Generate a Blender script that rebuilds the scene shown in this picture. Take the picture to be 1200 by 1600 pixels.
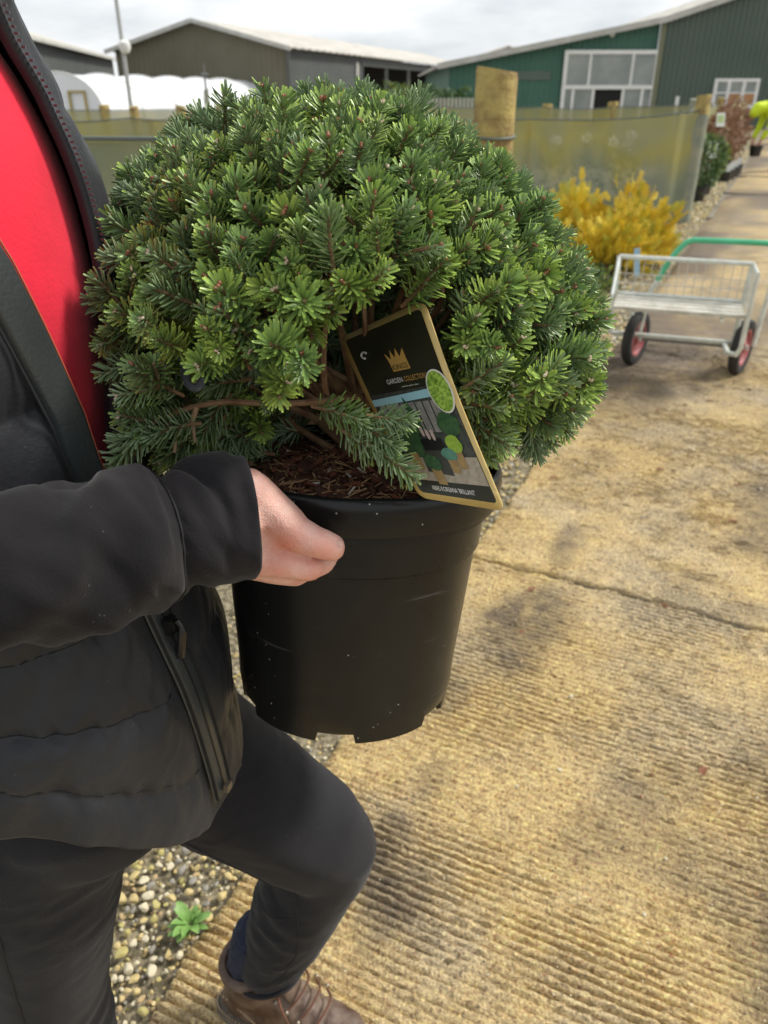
import bpy, bmesh, math, random
import numpy as np
from mathutils import Vector, Matrix, Quaternion

for o in list(bpy.data.objects):
    bpy.data.objects.remove(o)
SC = bpy.context.scene
COL = SC.collection
R = math.radians

# ------------------------------------------------------------------ camera
cam = bpy.data.cameras.new('camera')
cam.sensor_fit = 'VERTICAL'
cam.sensor_height = 34.6
cam.lens = 1200.0 / 1600.0 * 34.6
cam.clip_start = 0.02
cam.clip_end = 2000
cam.dof.use_dof = True
cam.dof.focus_distance = 0.66
cam.dof.aperture_fstop = 8.0
camo = bpy.data.objects.new('camera', cam)
COL.objects.link(camo)
camo.location = (0, 0, 1.42)
camo.rotation_euler = (R(90 - 28.6), 0, 0)
SC.camera = camo

# ------------------------------------------------------------------ sky and sun
SUN_EL, SUN_AZ = R(48), R(76)          # azimuth measured from +Y towards +X
W = bpy.data.worlds.new('World')
SC.world = W
W.use_nodes = True
nt = W.node_tree
nt.nodes.clear()
n_out = nt.nodes.new('ShaderNodeOutputWorld')
n_bg = nt.nodes.new('ShaderNodeBackground')
n_sky = nt.nodes.new('ShaderNodeTexSky')
n_sky.sky_type = 'NISHITA'
n_sky.sun_disc = False
n_sky.sun_elevation = SUN_EL
n_sky.sun_rotation = SUN_AZ
n_sc = nt.nodes.new('ShaderNodeVectorMath'); n_sc.operation = 'SCALE'; n_sc.inputs['Scale'].default_value = 0.10
nt.links.new(n_sky.outputs[0], n_sc.inputs[0])
n_tc = nt.nodes.new('ShaderNodeTexCoord')
n_mp = nt.nodes.new('ShaderNodeMapping'); n_mp.inputs['Scale'].default_value = (1.6, 1.6, 5.5)
n_no = nt.nodes.new('ShaderNodeTexNoise'); n_no.inputs['Scale'].default_value = 2.3
n_no.inputs['Detail'].default_value = 7; n_no.inputs['Roughness'].default_value = 0.52
n_cr = nt.nodes.new('ShaderNodeValToRGB')
n_cr.color_ramp.elements[0].position = 0.34; n_cr.color_ramp.elements[0].color = (0.50, 0.54, 0.58, 1)
n_cr.color_ramp.elements[1].position = 0.60; n_cr.color_ramp.elements[1].color = (0.90, 0.91, 0.92, 1)
n_mx = nt.nodes.new('ShaderNodeMixRGB'); n_mx.inputs[0].default_value = 0.92
nt.links.new(n_tc.outputs['Generated'], n_mp.inputs[0])
nt.links.new(n_mp.outputs[0], n_no.inputs['Vector'])
nt.links.new(n_no.outputs['Fac'], n_cr.inputs[0])
nt.links.new(n_sc.outputs[0], n_mx.inputs[1])
nt.links.new(n_cr.outputs[0], n_mx.inputs[2])
nt.links.new(n_mx.outputs[0], n_bg.inputs[0])
n_bg.inputs[1].default_value = 0.80
nt.links.new(n_bg.outputs[0], n_out.inputs[0])

sl = bpy.data.lights.new('sun', 'SUN')
sl.energy = 2.4
sl.angle = R(12)
sl.color = (1.0, 0.95, 0.86)
so = bpy.data.objects.new('sun', sl)
COL.objects.link(so)
sd = Vector((math.sin(SUN_AZ) * math.cos(SUN_EL), math.cos(SUN_AZ) * math.cos(SUN_EL), math.sin(SUN_EL)))
so.rotation_euler = sd.to_track_quat('Z', 'Y').to_euler()
so.location = sd * 30

SC.view_settings.view_transform = 'Standard'
SC.view_settings.look = 'None'
SC.view_settings.exposure = 0.66
SC.view_settings.gamma = 1.0
SC.view_settings.use_curve_mapping = False
SC.cycles.max_bounces = 6
SC.cycles.transparent_max_bounces = 12
SC.cycles.use_denoising = True

# ------------------------------------------------------------------ helpers
rng = random.Random(7)
nr = np.random.default_rng(11)

def _hash(ix, iy, iz, seed):
    h = (ix * 374761393 + iy * 668265263 + iz * 2147483647 + seed * 144665) & 0xffffffff
    h = ((h ^ (h >> 13)) * 1274126177) & 0xffffffff
    h = h ^ (h >> 16)
    return (h & 0xffff) / 65535.0

def vn(x, y, z=0.0, seed=0):
    """value noise in 0..1, vectorised"""
    x, y, z = np.broadcast_arrays(np.asarray(x, float), np.asarray(y, float), np.asarray(z, float))
    ix, iy, iz = np.floor(x).astype(np.int64), np.floor(y).astype(np.int64), np.floor(z).astype(np.int64)
    fx, fy, fz = x - ix, y - iy, z - iz
    fx, fy, fz = [f * f * (3 - 2 * f) for f in (fx, fy, fz)]
    r = 0
    for dx in (0, 1):
        for dy in (0, 1):
            for dz in (0, 1):
                w = (fx if dx else 1 - fx) * (fy if dy else 1 - fy) * (fz if dz else 1 - fz)
                r = r + w * _hash(ix + dx, iy + dy, iz + dz, seed)
    return r

def fbm(x, y, z=0.0, oct=4, seed=0, gain=0.5):
    a, s, t = 1.0, 0, 0
    for k in range(oct):
        s = s + a * vn(np.asarray(x) * 2 ** k, np.asarray(y) * 2 ** k, np.asarray(z) * 2 ** k, seed + k)
        t += a
        a *= gain
    return s / t

def smooth(a, b, x):
    t = np.clip((np.asarray(x, float) - a) / (b - a), 0, 1)
    return t * t * (3 - 2 * t)

# ---- materials
def mat(name, color=(0.5, 0.5, 0.5), rough=0.6, metal=0.0, var=None, bump=None, spec=0.5, noise_scale=8.0,
        coat=0.0, detail=4.0, coords='Object', sheen=0.0, ramp=(0.35, 0.65), rough_var=None, alpha=None, trans=0.0):
    m = bpy.data.materials.new(name)
    m.use_nodes = True
    t = m.node_tree
    b = t.nodes['Principled BSDF']
    b.inputs['Base Color'].default_value = (*color, 1)
    b.inputs['Roughness'].default_value = rough
    b.inputs['Metallic'].default_value = metal
    b.inputs['Specular IOR Level'].default_value = spec
    b.inputs['Coat Weight'].default_value = coat
    b.inputs['Transmission Weight'].default_value = trans
    if sheen:
        b.inputs['Sheen Weight'].default_value = sheen
    tc = t.nodes.new('ShaderNodeTexCoord')
    def noise(scale, det=detail, rough_=0.55):
        n = t.nodes.new('ShaderNodeTexNoise')
        n.inputs['Scale'].default_value = scale
        n.inputs['Detail'].default_value = det
        n.inputs['Roughness'].default_value = rough_
        t.links.new(tc.outputs[coords], n.inputs['Vector'])
        return n
    if var is not None:
        n = noise(noise_scale)
        cr = t.nodes.new('ShaderNodeValToRGB')
        cr.color_ramp.elements[0].position, cr.color_ramp.elements[1].position = ramp
        cr.color_ramp.elements[0].color = (*color, 1)
        cr.color_ramp.elements[1].color = (*var, 1)
        t.links.new(n.outputs['Fac'], cr.inputs[0])
        t.links.new(cr.outputs[0], b.inputs['Base Color'])
    if rough_var is not None:
        n = noise(noise_scale * 1.7)
        mr = t.nodes.new('ShaderNodeMapRange')
        mr.inputs['To Min'].default_value, mr.inputs['To Max'].default_value = rough_var
        t.links.new(n.outputs['Fac'], mr.inputs['Value'])
        t.links.new(mr.outputs[0], b.inputs['Roughness'])
    if bump is not None:
        n = noise(bump[0], 5.0)
        bp = t.nodes.new('ShaderNodeBump')
        bp.inputs['Strength'].default_value = bump[1]
        bp.inputs['Distance'].default_value = bump[2]
        t.links.new(n.outputs['Fac'], bp.inputs['Height'])
        t.links.new(bp.outputs[0], b.inputs['Normal'])
    if alpha is not None:
        b.inputs['Alpha'].default_value = alpha
    return m

def nodes_of(m):
    t = m.node_tree
    return t, t.nodes, t.links, t.nodes['Principled BSDF']

def add_ramp(t, src, stops):
    cr = t.nodes.new('ShaderNodeValToRGB')
    e = cr.color_ramp.elements
    e[0].position, e[0].color = stops[0][0], (*stops[0][1], 1)
    e[1].position, e[1].color = stops[-1][0], (*stops[-1][1], 1)
    for p, c in stops[1:-1]:
        k = e.new(p); k.color = (*c, 1)
    t.links.new(src, cr.inputs[0])
    return cr

# ---- mesh collecting
class MB:
    def __init__(s):
        s.v, s.f, s.m = [], [], []
    def add(s, verts, faces, mi=0):
        o = len(s.v)
        s.v.extend([tuple(map(float, p)) for p in verts])
        s.f.extend([tuple(i + o for i in f) for f in faces])
        s.m.extend([mi] * len(faces))
        return s
    def box(s, c, size, rot=None, mi=0):
        hx, hy, hz = size[0] / 2, size[1] / 2, size[2] / 2
        pts = [Vector((x, y, z)) for x in (-hx, hx) for y in (-hy, hy) for z in (-hz, hz)]
        if rot is not None:
            M = rot if isinstance(rot, Matrix) else Matrix.Rotation(rot, 3, 'Z')
            pts = [M @ p for p in pts]
        c = Vector(c)
        s.add([p + c for p in pts], [(0, 1, 3, 2), (4, 6, 7, 5), (0, 4, 5, 1), (2, 3, 7, 6), (0, 2, 6, 4), (1, 5, 7, 3)], mi)
        return s
    def beam(s, a, b, w, h, up=(0, 0, 1), mi=0):
        a, b = Vector(a), Vector(b)
        d = (b - a); L = d.length; d.normalize()
        u = Vector(up)
        sx = d.cross(u)
        if sx.length < 1e-5: sx = d.cross(Vector((1, 0, 0)))
        sx.normalize(); u = sx.cross(d)
        pts = []
        for e in (a, b):
            for i, j in ((-1, -1), (1, -1), (1, 1), (-1, 1)):
                pts.append(e + sx * (i * w / 2) + u * (j * h / 2))
        s.add(pts, [(3, 2, 1, 0), (4, 5, 6, 7), (0, 1, 5, 4), (1, 2, 6, 5), (2, 3, 7, 6), (3, 0, 4, 7)], mi)
        return s
    def tube(s, pts, rad, n=10, caps=True, mi=0, closed=False):
        P = [Vector(p) for p in pts]
        if not hasattr(rad, '__len__'): rad = [rad] * len(P)
        T = []
        for i in range(len(P)):
            a = P[i - 1] if (i > 0 or closed) else P[i]
            b = P[(i + 1) % len(P)] if (i < len(P) - 1 or closed) else P[i]
            t = (b - a)
            T.append(t.normalized() if t.length > 1e-9 else Vector((0, 0, 1)))
        ref = Vector((0, 0, 1)) if abs(T[0].z) < 0.9 else Vector((1, 0, 0))
        u = T[0].cross(ref).normalized()
        verts = []
        for i in range(len(P)):
            u = (u - T[i] * u.dot(T[i]))
            if u.length < 1e-6: u = T[i].orthogonal()
            u.normalize()
            w = T[i].cross(u)
            for k in range(n):
                a = 2 * math.pi * k / n
                verts.append(P[i] + (u * math.cos(a) + w * math.sin(a)) * rad[i])
        faces = []
        m = len(P)
        for i in range(m if closed else m - 1):
            j = (i + 1) % m
            for k in range(n):
                l = (k + 1) % n
                faces.append((i * n + k, i * n + l, j * n + l, j * n + k))
        if caps and not closed:
            faces.append(tuple(reversed(range(n))))
            faces.append(tuple(range((m - 1) * n, m * n)))
        s.add(verts, faces, mi)
        return s
    def lathe(s, prof, n=24, center=(0, 0, 0), mi=0, cap=False):
        c = Vector(center)
        verts, faces = [], []
        for r, z in prof:
            for k in range(n):
                a = 2 * math.pi * k / n
                verts.append(c + Vector((r * math.cos(a), r * math.sin(a), z)))
        for i in range(len(prof) - 1):
            for k in range(n):
                l = (k + 1) % n
                faces.append((i * n + k, i * n + l, (i + 1) * n + l, (i + 1) * n + k))
        if cap:
            faces.append(tuple(reversed(range(n))))
            faces.append(tuple(range((len(prof) - 1) * n, len(prof) * n)))
        s.add(verts, faces, mi)
        return s
    def mesh(s, name, mats, smooth_angle=35):
        me = bpy.data.meshes.new(name)
        me.from_pydata(s.v, [], s.f)
        for m in (mats if isinstance(mats, (list, tuple)) else [mats]):
            me.materials.append(m)
        me.polygons.foreach_set('material_index', np.array(s.m, dtype=np.int32))
        finish(me, smooth_angle)
        return me
    def build(s, name, mats, parent=None, smooth_angle=35, loc=None):
        return link(name, s.mesh(name, mats, smooth_angle), parent, loc)

def finish(me, ang=35):
    if ang is not None:
        me.polygons.foreach_set('use_smooth', np.ones(len(me.polygons), dtype=bool))
        if ang < 180:
            me.set_sharp_from_angle(angle=R(ang))
    me.update()

def link(name, me, parent=None, loc=None):
    o = bpy.data.objects.new(name, me)
    COL.objects.link(o)
    if parent is not None: o.parent = parent
    if loc is not None: o.location = loc
    return o

def tag(o, label=None, cat=None, group=None, kind=None):
    if label: o['label'] = label
    if cat: o['category'] = cat
    if group: o['group'] = group
    if kind: o['kind'] = kind
    return o

def empty(name, loc=(0, 0, 0), rz=0.0):
    o = bpy.data.objects.new(name, None)
    COL.objects.link(o)
    o.location = loc
    o.rotation_euler = (0, 0, rz)
    o.empty_display_size = 0.05
    return o

def copy_tree(o, parent=None):
    c = o.copy()
    COL.objects.link(c)
    c.parent = parent
    for ch in list(o.children):
        copy_tree(ch, c)
    return c

def grid_mesh(name, X, Y, Z, mats, wrap_u=False, ang=180, mi=None):
    """X,Y,Z arrays (nv,nu)"""
    nv, nu = X.shape
    co = np.stack([X, Y, Z], -1).reshape(-1, 3)
    idx = np.arange(nv * nu).reshape(nv, nu)
    if wrap_u:
        nx = np.roll(idx, -1, 1)
        a, b, c, d = idx[:-1], nx[:-1], nx[1:], idx[1:]
    else:
        a, b, c, d = idx[:-1, :-1], idx[:-1, 1:], idx[1:, 1:], idx[1:, :-1]
    q = np.stack([a, b, c, d], -1).reshape(-1, 4)
    me = bpy.data.meshes.new(name)
    me.vertices.add(len(co)); me.vertices.foreach_set('co', co.ravel())
    me.loops.add(q.size); me.loops.foreach_set('vertex_index', q.ravel().astype(np.int32))
    me.polygons.add(len(q)); me.polygons.foreach_set('loop_start', np.arange(0, q.size, 4, dtype=np.int32))
    for m in (mats if isinstance(mats, (list, tuple)) else [mats]): me.materials.append(m)
    me.update(calc_edges=True)
    me.validate()
    finish(me, ang)
    return me

def blob(name, chains, voxel, mats, parent=None, iters=6, disp=None, sub=10):
    """tapered capsule chains fused into one continuous skin"""
    bm = bmesh.new()
    for ch in chains:
        for (p, q) in zip(ch[:-1], ch[1:]):
            pts = []
            for c in (p, q):
                cv = Vector(c[:3]); r = c[3]
                sc = c[4] if len(c) > 4 else (1, 1, 1)
                for i in range(7):
                    th = math.pi * i / 6
                    for k in range(sub):
                        a = 2 * math.pi * k / sub
                        pts.append(cv + Vector((r * sc[0] * math.sin(th) * math.cos(a), r * sc[1] * math.sin(th) * math.sin(a), r * sc[2] * math.cos(th))))
                        if i in (0, 6): break
            vs = [bm.verts.new(x) for x in pts]
            ret = bmesh.ops.convex_hull(bm, input=vs)
            bad = [g for g in ret['geom_interior'] if isinstance(g, bmesh.types.BMVert)]
            if bad: bmesh.ops.delete(bm, geom=list(set(bad)), context='VERTS')
    me = bpy.data.meshes.new(name + '_src')
    bm.to_mesh(me); bm.free()
    t = bpy.data.objects.new(name + '_src', me)
    COL.objects.link(t)
    md = t.modifiers.new('r', 'REMESH'); md.mode = 'VOXEL'; md.voxel_size = voxel
    ms = t.modifiers.new('s', 'SMOOTH'); ms.factor = 0.5; ms.iterations = iters
    dg = bpy.context.evaluated_depsgraph_get()
    dg.update()
    out = bpy.data.meshes.new_from_object(t.evaluated_get(dg))
    out.name = name
    bpy.data.objects.remove(t); bpy.data.meshes.remove(me)
    out.materials.clear()
    for m in (mats if isinstance(mats, (list, tuple)) else [mats]): out.materials.append(m)
    n = len(out.vertices)
    if disp is not None:
        co = np.empty(n * 3); out.vertices.foreach_get('co', co); co = co.reshape(-1, 3)
        no = np.empty(n * 3); out.vertices.foreach_get('normal', no); no = no.reshape(-1, 3)
        co = disp(co, no)
        out.vertices.foreach_set('co', co.ravel())
    out.polygons.foreach_set('material_index', np.zeros(len(out.polygons), dtype=np.int32))
    finish(out, 180)
    return link(name, out, parent)

def bez(pts, n=12):
    """Catmull-Rom through pts (any dimension)"""
    P = np.array(pts, float)
    P = np.vstack([2 * P[0] - P[1], P, 2 * P[-1] - P[-2]])
    out = []
    for i in range(1, len(P) - 2):
        for t in np.linspace(0, 1, n, endpoint=False):
            a, b, c, d = P[i - 1], P[i], P[i + 1], P[i + 2]
            out.append(0.5 * ((2 * b) + (c - a) * t + (2 * a - 5 * b + 4 * c - d) * t * t + (3 * b - a - 3 * c + d) * t ** 3))
    out.append(P[-2])
    return np.array(out)

# path frame: p runs along the concrete road, q across it (kerb on the left)
PD = np.array([0.4226, 0.9063]); QD = np.array([0.9063, -0.4226])
def pq(p, q): return PD * p + QD * q
KERB = -0.705

# ================================================================== SETTING
# ---- ground sheet
m_ground = mat('earth', (0.16, 0.135, 0.10), 0.95, var=(0.26, 0.235, 0.19), noise_scale=3.0, bump=(40, 0.6, 0.02))
g = MB()
S = 600
g.add([(-S, -S, -0.035), (S, -S, -0.035), (S, S, -0.035), (-S, S, -0.035)], [(0, 1, 2, 3)])
tag(g.build('ground', m_ground, smooth_angle=None), kind='structure')

# ---- concrete road: brushed, ridged slabs with joints
m_con = bpy.data.materials.new('ridged_concrete'); m_con.use_nodes = True
t, N, Lk, B = nodes_of(m_con)
tc = N.new('ShaderNodeTexCoord')
def _noise(scale, det=5, ro=0.6, vec=None):
    n = N.new('ShaderNodeTexNoise'); n.inputs['Scale'].default_value = scale; n.inputs['Detail'].default_value = det
    n.inputs['Roughness'].default_value = ro
    Lk.new(vec or tc.outputs['Object'], n.inputs['Vector']); return n
def _mix(fac, a, b, mode='MIX'):
    x = N.new('ShaderNodeMixRGB'); x.blend_type = mode
    for s, v in ((0, fac), (1, a), (2, b)):
        if isinstance(v, (int, float)): x.inputs[s].default_value = v
        elif isinstance(v, tuple): x.inputs[s].default_value = (*v, 1)
        else: Lk.new(v, x.inputs[s])
    return x.outputs[0]
big = _noise(1.6, 6)
alg = add_ramp(t, big.outputs['Fac'], [(0.28, (0.50, 0.385, 0.21)), (0.45, (0.57, 0.42, 0.19)), (0.58, (0.48, 0.38, 0.225)), (0.74, (0.38, 0.315, 0.225))])
at_s = N.new('ShaderNodeAttribute'); at_s.attribute_name = 'dark_patch'
mid = _noise(14, 6, 0.7)
fine = _noise(150, 4, 0.65)
vor = N.new('ShaderNodeTexVoronoi'); vor.inputs['Scale'].default_value = 165; Lk.new(tc.outputs['Object'], vor.inputs['Vector'])
c1 = _mix(0.55, alg.outputs[0], add_ramp(t, mid.outputs['Fac'], [(0.3, (0.36, 0.35, 0.34)), (0.5, (0.52, 0.52, 0.52)), (0.72, (0.78, 0.74, 0.66))]).outputs[0], 'OVERLAY')
c2 = _mix(0.85, c1, add_ramp(t, fine.outputs['Fac'], [(0.32, (0.22, 0.21, 0.20)), (0.5, (0.5, 0.5, 0.5)), (0.70, (0.85, 0.83, 0.78))]).outputs[0], 'OVERLAY')
# pale and dark aggregate grains showing through the worn surface
agg = add_ramp(t, vor.outputs['Color'], [(0.0, (0.10, 0.10, 0.10)), (0.14, (0.28, 0.27, 0.25)), (0.22, (0.5, 0.5, 0.5)), (0.80, (0.5, 0.5, 0.5)), (0.84, (0.86, 0.82, 0.72)), (1.0, (0.98, 0.95, 0.88))])
agg.color_ramp.interpolation = 'CONSTANT'
c3 = _mix(0.6, c2, agg.outputs[0], 'OVERLAY')
c4 = _mix(at_s.outputs['Fac'], c3, _mix(0.35, (0.125, 0.100, 0.082), c2, 'MULTIPLY'))
Lk.new(c4, B.inputs['Base Color'])
B.inputs['Roughness'].default_value = 0.62
B.inputs['Specular IOR Level'].default_value = 0.45
bp = N.new('ShaderNodeBump'); bp.inputs['Strength'].default_value = 1.0; bp.inputs['Distance'].default_value = 0.009
hsum = N.new('ShaderNodeMath'); hsum.operation = 'ADD'
Lk.new(fine.outputs['Fac'], hsum.inputs[0]); Lk.new(mid.outputs['Fac'], hsum.inputs[1])
Lk.new(hsum.outputs[0], bp.inputs['Height']); Lk.new(bp.outputs[0], B.inputs['Normal'])

DARK_PATCHES = [  # darker ellipses on the slabs: p, q, length along p, along q, strength
    (1.88, -0.42, 0.20, 0.17, 0.85), (0.86, -0.40, 0.13, 0.085, 0.85), (2.42, -0.40, 0.15, 0.07, 0.75), (2.95, 0.24, 0.40, 0.14, 0.75),
    (1.00, -0.47, 0.10, 0.05, 0.8), (1.14, 0.34, 0.30, 0.13, 0.8), (1.22, -0.44, 0.08, 0.06, 0.55), (1.50, -0.52, 0.10, 0.06, 0.4), (4.5, -0.20, 0.45, 0.28, 0.8),
    (3.05, -0.52, 0.12, 0.10, 0.4), (9.4, -0.2, 1.6, 0.35, 0.7), (6.6, -0.2, 0.9, 0.25, 0.6), (14.5, -0.3, 2.6, 0.4, 0.6)]
def dark_patch(p, q):
    w1 = (fbm(p * 5, q * 5, oct=4, seed=31) - 0.5) * 1.3
    s = 0
    for (a, b, la, lb, st) in DARK_PATCHES:
        d = np.sqrt(((p - a) / la) ** 2 + ((q - b) / lb) ** 2) + w1
        s = np.maximum(s, st * (1 - smooth(0.45, 1.25, d)))
    blot = smooth(0.60, 0.74, fbm(p * 2.2, q * 2.2, oct=5, seed=77)) * 0.4
    s = np.maximum(s, blot)
    return s * (0.35 + 0.9 * fbm(p * 26, q * 26, oct=3, seed=5))

def ridge_height(p, q):
    warp = (fbm(p * 2.5, q * 1.6, oct=3, seed=3) - 0.5) * 0.016 + (fbm(p * 18, q * 14, oct=2, seed=4) - 0.5) * 0.0045
    ph = (p + warp) / 0.0195
    f = ph - np.floor(ph)
    tri = 1 - np.abs(2 * f - 1)
    worn = 0.45 + 1.0 * smooth(0.30, 0.66, fbm(p * 3.2, q * 2.4, oct=4, seed=9))
    h = (smooth(0.05, 0.60, tri) - 0.6) * 0.0100 * worn
    h = h + (fbm(p * 75, q * 55, oct=3, seed=12) - 0.5) * 0.0085 + (fbm(p * 1.3, q * 1.3, oct=2, seed=13) - 0.5) * 0.012
    lump = fbm(p * 150, q * 95, oct=2, seed=18)
    return h + smooth(0.58, 0.85, lump) * 0.006

road = empty('concrete_road')
tag(road, kind='structure')
JOINTS = [-1.2, 2.19, 5.3, 8.4, 11.5, 14.7, 18.0, 24.0, 34.0, 60.0]
for k in range(len(JOINTS) - 1):
    a, b = JOINTS[k] + 0.0055, JOINTS[k + 1] - 0.0055
    dp = (0.0036, 0.0065, 0.035, 0.08)[k] if k < 4 else 0.3
    dq = (0.009, 0.016, 0.06, 0.1)[k] if k < 4 else 0.25
    q0, q1 = KERB, 2.6
    ps = np.linspace(a, b, int((b - a) / dp) + 1)
    if k == 0:
        ps = np.concatenate([np.linspace(a, 0.2, 40, endpoint=False), np.linspace(0.2, b, int((b - 0.2) / dp) + 1)])
        qs = np.concatenate([np.linspace(q0, 1.1, int((1.1 - q0) / dq)), np.linspace(1.12, q1, 30)])
    else:
        qs = np.linspace(q0, q1, int((q1 - q0) / dq) + 1)
    PP, QQ = np.meshgrid(ps, qs, indexing='ij')
    edge = (fbm(PP * 9, PP * 0 + 3, oct=3, seed=21) - 0.5) * 0.03
    QE = QQ + edge * np.clip(1 - (QQ - q0) / 0.1, 0, 1)
    h = ridge_height(PP, QE) if k < 3 else (fbm(PP * 2, QE * 2, oct=3, seed=13) - 0.5) * 0.01
    # worn arrises at the joints and along the gravel edge, skirt going down
    ed = np.minimum(np.minimum(PP - a, b - PP), (QQ - q0))
    h = h - 0.010 * (1 - smooth(0, 0.02, ed + (fbm(PP * 20, QQ * 20, oct=2, seed=8) - 0.5) * 0.03))
    wob = (fbm(QQ * 5, QQ * 0 + 2, oct=4, seed=23) - 0.5) * 0.05
    sk = (PP == ps[0]) | (PP == ps[-1]) | (QQ == qs[0])
    h = np.where(sk, -0.05, h)
    PW = PP + wob * np.maximum(1 - smooth(0, 0.2, PP - a), 1 - smooth(0, 0.2, b - PP))
    XX = PW * PD[0] + QE * QD[0]; YY = PW * PD[1] + QE * QD[1]
    me = grid_mesh('slab', XX, YY, h, m_con, ang=60)
    st = np.clip(dark_patch(PP, QE), 0, 1).ravel()
    if k >= 1:
        far_ = smooth(3.3, 4.4, PP) * (0.30 + 0.75 * smooth(0.35, 0.62, fbm(PP * 0.9, QE * 1.6, oct=4, seed=41)))
        st = np.clip(np.maximum(st, (far_ * 0.85).ravel()), 0, 1)
    atr = me.attributes.new('dark_patch', 'FLOAT', 'POINT'); atr.data.foreach_set('value', st.astype(np.float32))
    o = link('slab', me, road)
m_joint = mat('joint_dirt', (0.035, 0.030, 0.024), 0.95, var=(0.10, 0.085, 0.05), noise_scale=30, bump=(90, 0.6, 0.01))
for k in range(1, len(JOINTS) - 2):
    mb = MB(); c = pq(JOINTS[k], 0.95)
    mb.box((c[0], c[1], -0.028), (3.3, 0.10, 0.022), math.atan2(QD[1], QD[0]))
    mb.build('joint_filling', m_joint, road)

# ---- gravel bed to the left of the road
m_gbed = mat('gravel_bed', (0.12, 0.10, 0.06), 0.95, var=(0.34, 0.29, 0.19), noise_scale=55, bump=(70, 0.9, 0.02), ramp=(0.4, 0.62))
mb = MB()
a, b, c, d = pq(-3, KERB + 0.02), pq(60, KERB + 0.02), pq(60, -12), pq(-3, -12)
mb.add([(*a, -0.022), (*b, -0.022), (*c, -0.022), (*d, -0.022)], [(0, 1, 2, 3)])
gravel = mb.build('gravel_strip', m_gbed, smooth_angle=None)
tag(gravel, kind='structure')
m_stones = [mat('pebble_cream', (0.60, 0.50, 0.26), 0.5, var=(0.50, 0.37, 0.14), noise_scale=40, bump=(160, 0.3, 0.003)),
            mat('pebble_white', (0.66, 0.62, 0.50), 0.5, var=(0.56, 0.47, 0.27), noise_scale=45, bump=(160, 0.3, 0.003)),
            mat('pebble_grey', (0.20, 0.19, 0.165), 0.55, var=(0.34, 0.31, 0.25), noise_scale=40, bump=(160, 0.3, 0.003)),
            mat('pebble_brown', (0.38, 0.25, 0.12), 0.55, var=(0.47, 0.36, 0.19), noise_scale=40, bump=(160, 0.3, 0.003)),
            mat('pebble_mossy', (0.36, 0.33, 0.11), 0.6, var=(0.53, 0.44, 0.18), noise_scale=40, bump=(160, 0.3, 0.003))]
def stone_pts(sub, seed, fl=None):
    bm = bmesh.new()
    bmesh.ops.create_icosphere(bm, subdivisions=sub, radius=1.0)
    rr = random.Random(seed)
    sx, sy, sz = rr.uniform(0.8, 1.25), rr.uniform(0.65, 1.0), rr.uniform(0.45, 0.75)
    cuts = [(Vector((rr.gauss(0, 1), rr.gauss(0, 1), rr.gauss(0, 1))).normalized(), rr.uniform(0.50, 0.85)) for _ in range(11)]
    vs = []
    for v in bm.verts:
        p = v.co.copy()
        for nn, dd in cuts:
            e = p.dot(nn) - dd
            if e > 0: p -= nn * e * 0.85
        vs.append((p.x * sx, p.y * sy, p.z * sz))
    fs = [tuple(v.index for v in f.verts) for f in bm.faces]
    bm.free()
    return np.array(vs), fs
ST_HI = [stone_pts(3, 100 + i) for i in range(9)]
ST_LO = [stone_pts(2, 200 + i) for i in range(9)]
ST_XL = [stone_pts(1, 300 + i) for i in range(6)]
stone_me = []
for i, (vs, fs) in enumerate(ST_HI):
    row = []
    for m_ in m_stones:
        q_ = MB(); q_.add(vs, fs); row.append(q_.mesh('stone', m_, 50))
    stone_me.append(row)
def pick_mat(r_):
    return r_.choices(range(5), (0.31, 0.25, 0.18, 0.11, 0.15))[0]
rs = random.Random(5)
# near patch seen between the legs: single stones
near = []
tries = 0
while len(near) < 300 and tries < 20000:
    tries += 1
    x, y = rs.uniform(-0.66, -0.28), rs.uniform(0.74, 1.22)
    qv = x * QD[0] + y * QD[1]
    if qv > KERB - 0.004 or qv < KERB - 0.30: continue
    sz = rs.choice((0.0055, 0.007, 0.0085, 0.010, 0.0125))
    if any((x - u) ** 2 + (y - v) ** 2 < (0.80 * (sz + w)) ** 2 for u, v, w in near): continue
    near.append((x, y, sz))
for (x, y, sz) in near:
    o = link('stone', stone_me[rs.randrange(9)][pick_mat(rs)], gravel)
    o.location = (x, y, -0.014 + sz * 0.75 + rs.uniform(0, 0.007))
    o.rotation_euler = (rs.uniform(-0.5, 0.5), rs.uniform(-0.5, 0.5), rs.uniform(0, 6.28))
    o.scale = (sz, sz, sz)
def rot_np(a, b, c):
    return np.array(Matrix.Rotation(c, 3, 'Z') @ Matrix.Rotation(b, 3, 'Y') @ Matrix.Rotation(a, 3, 'X'))
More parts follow.
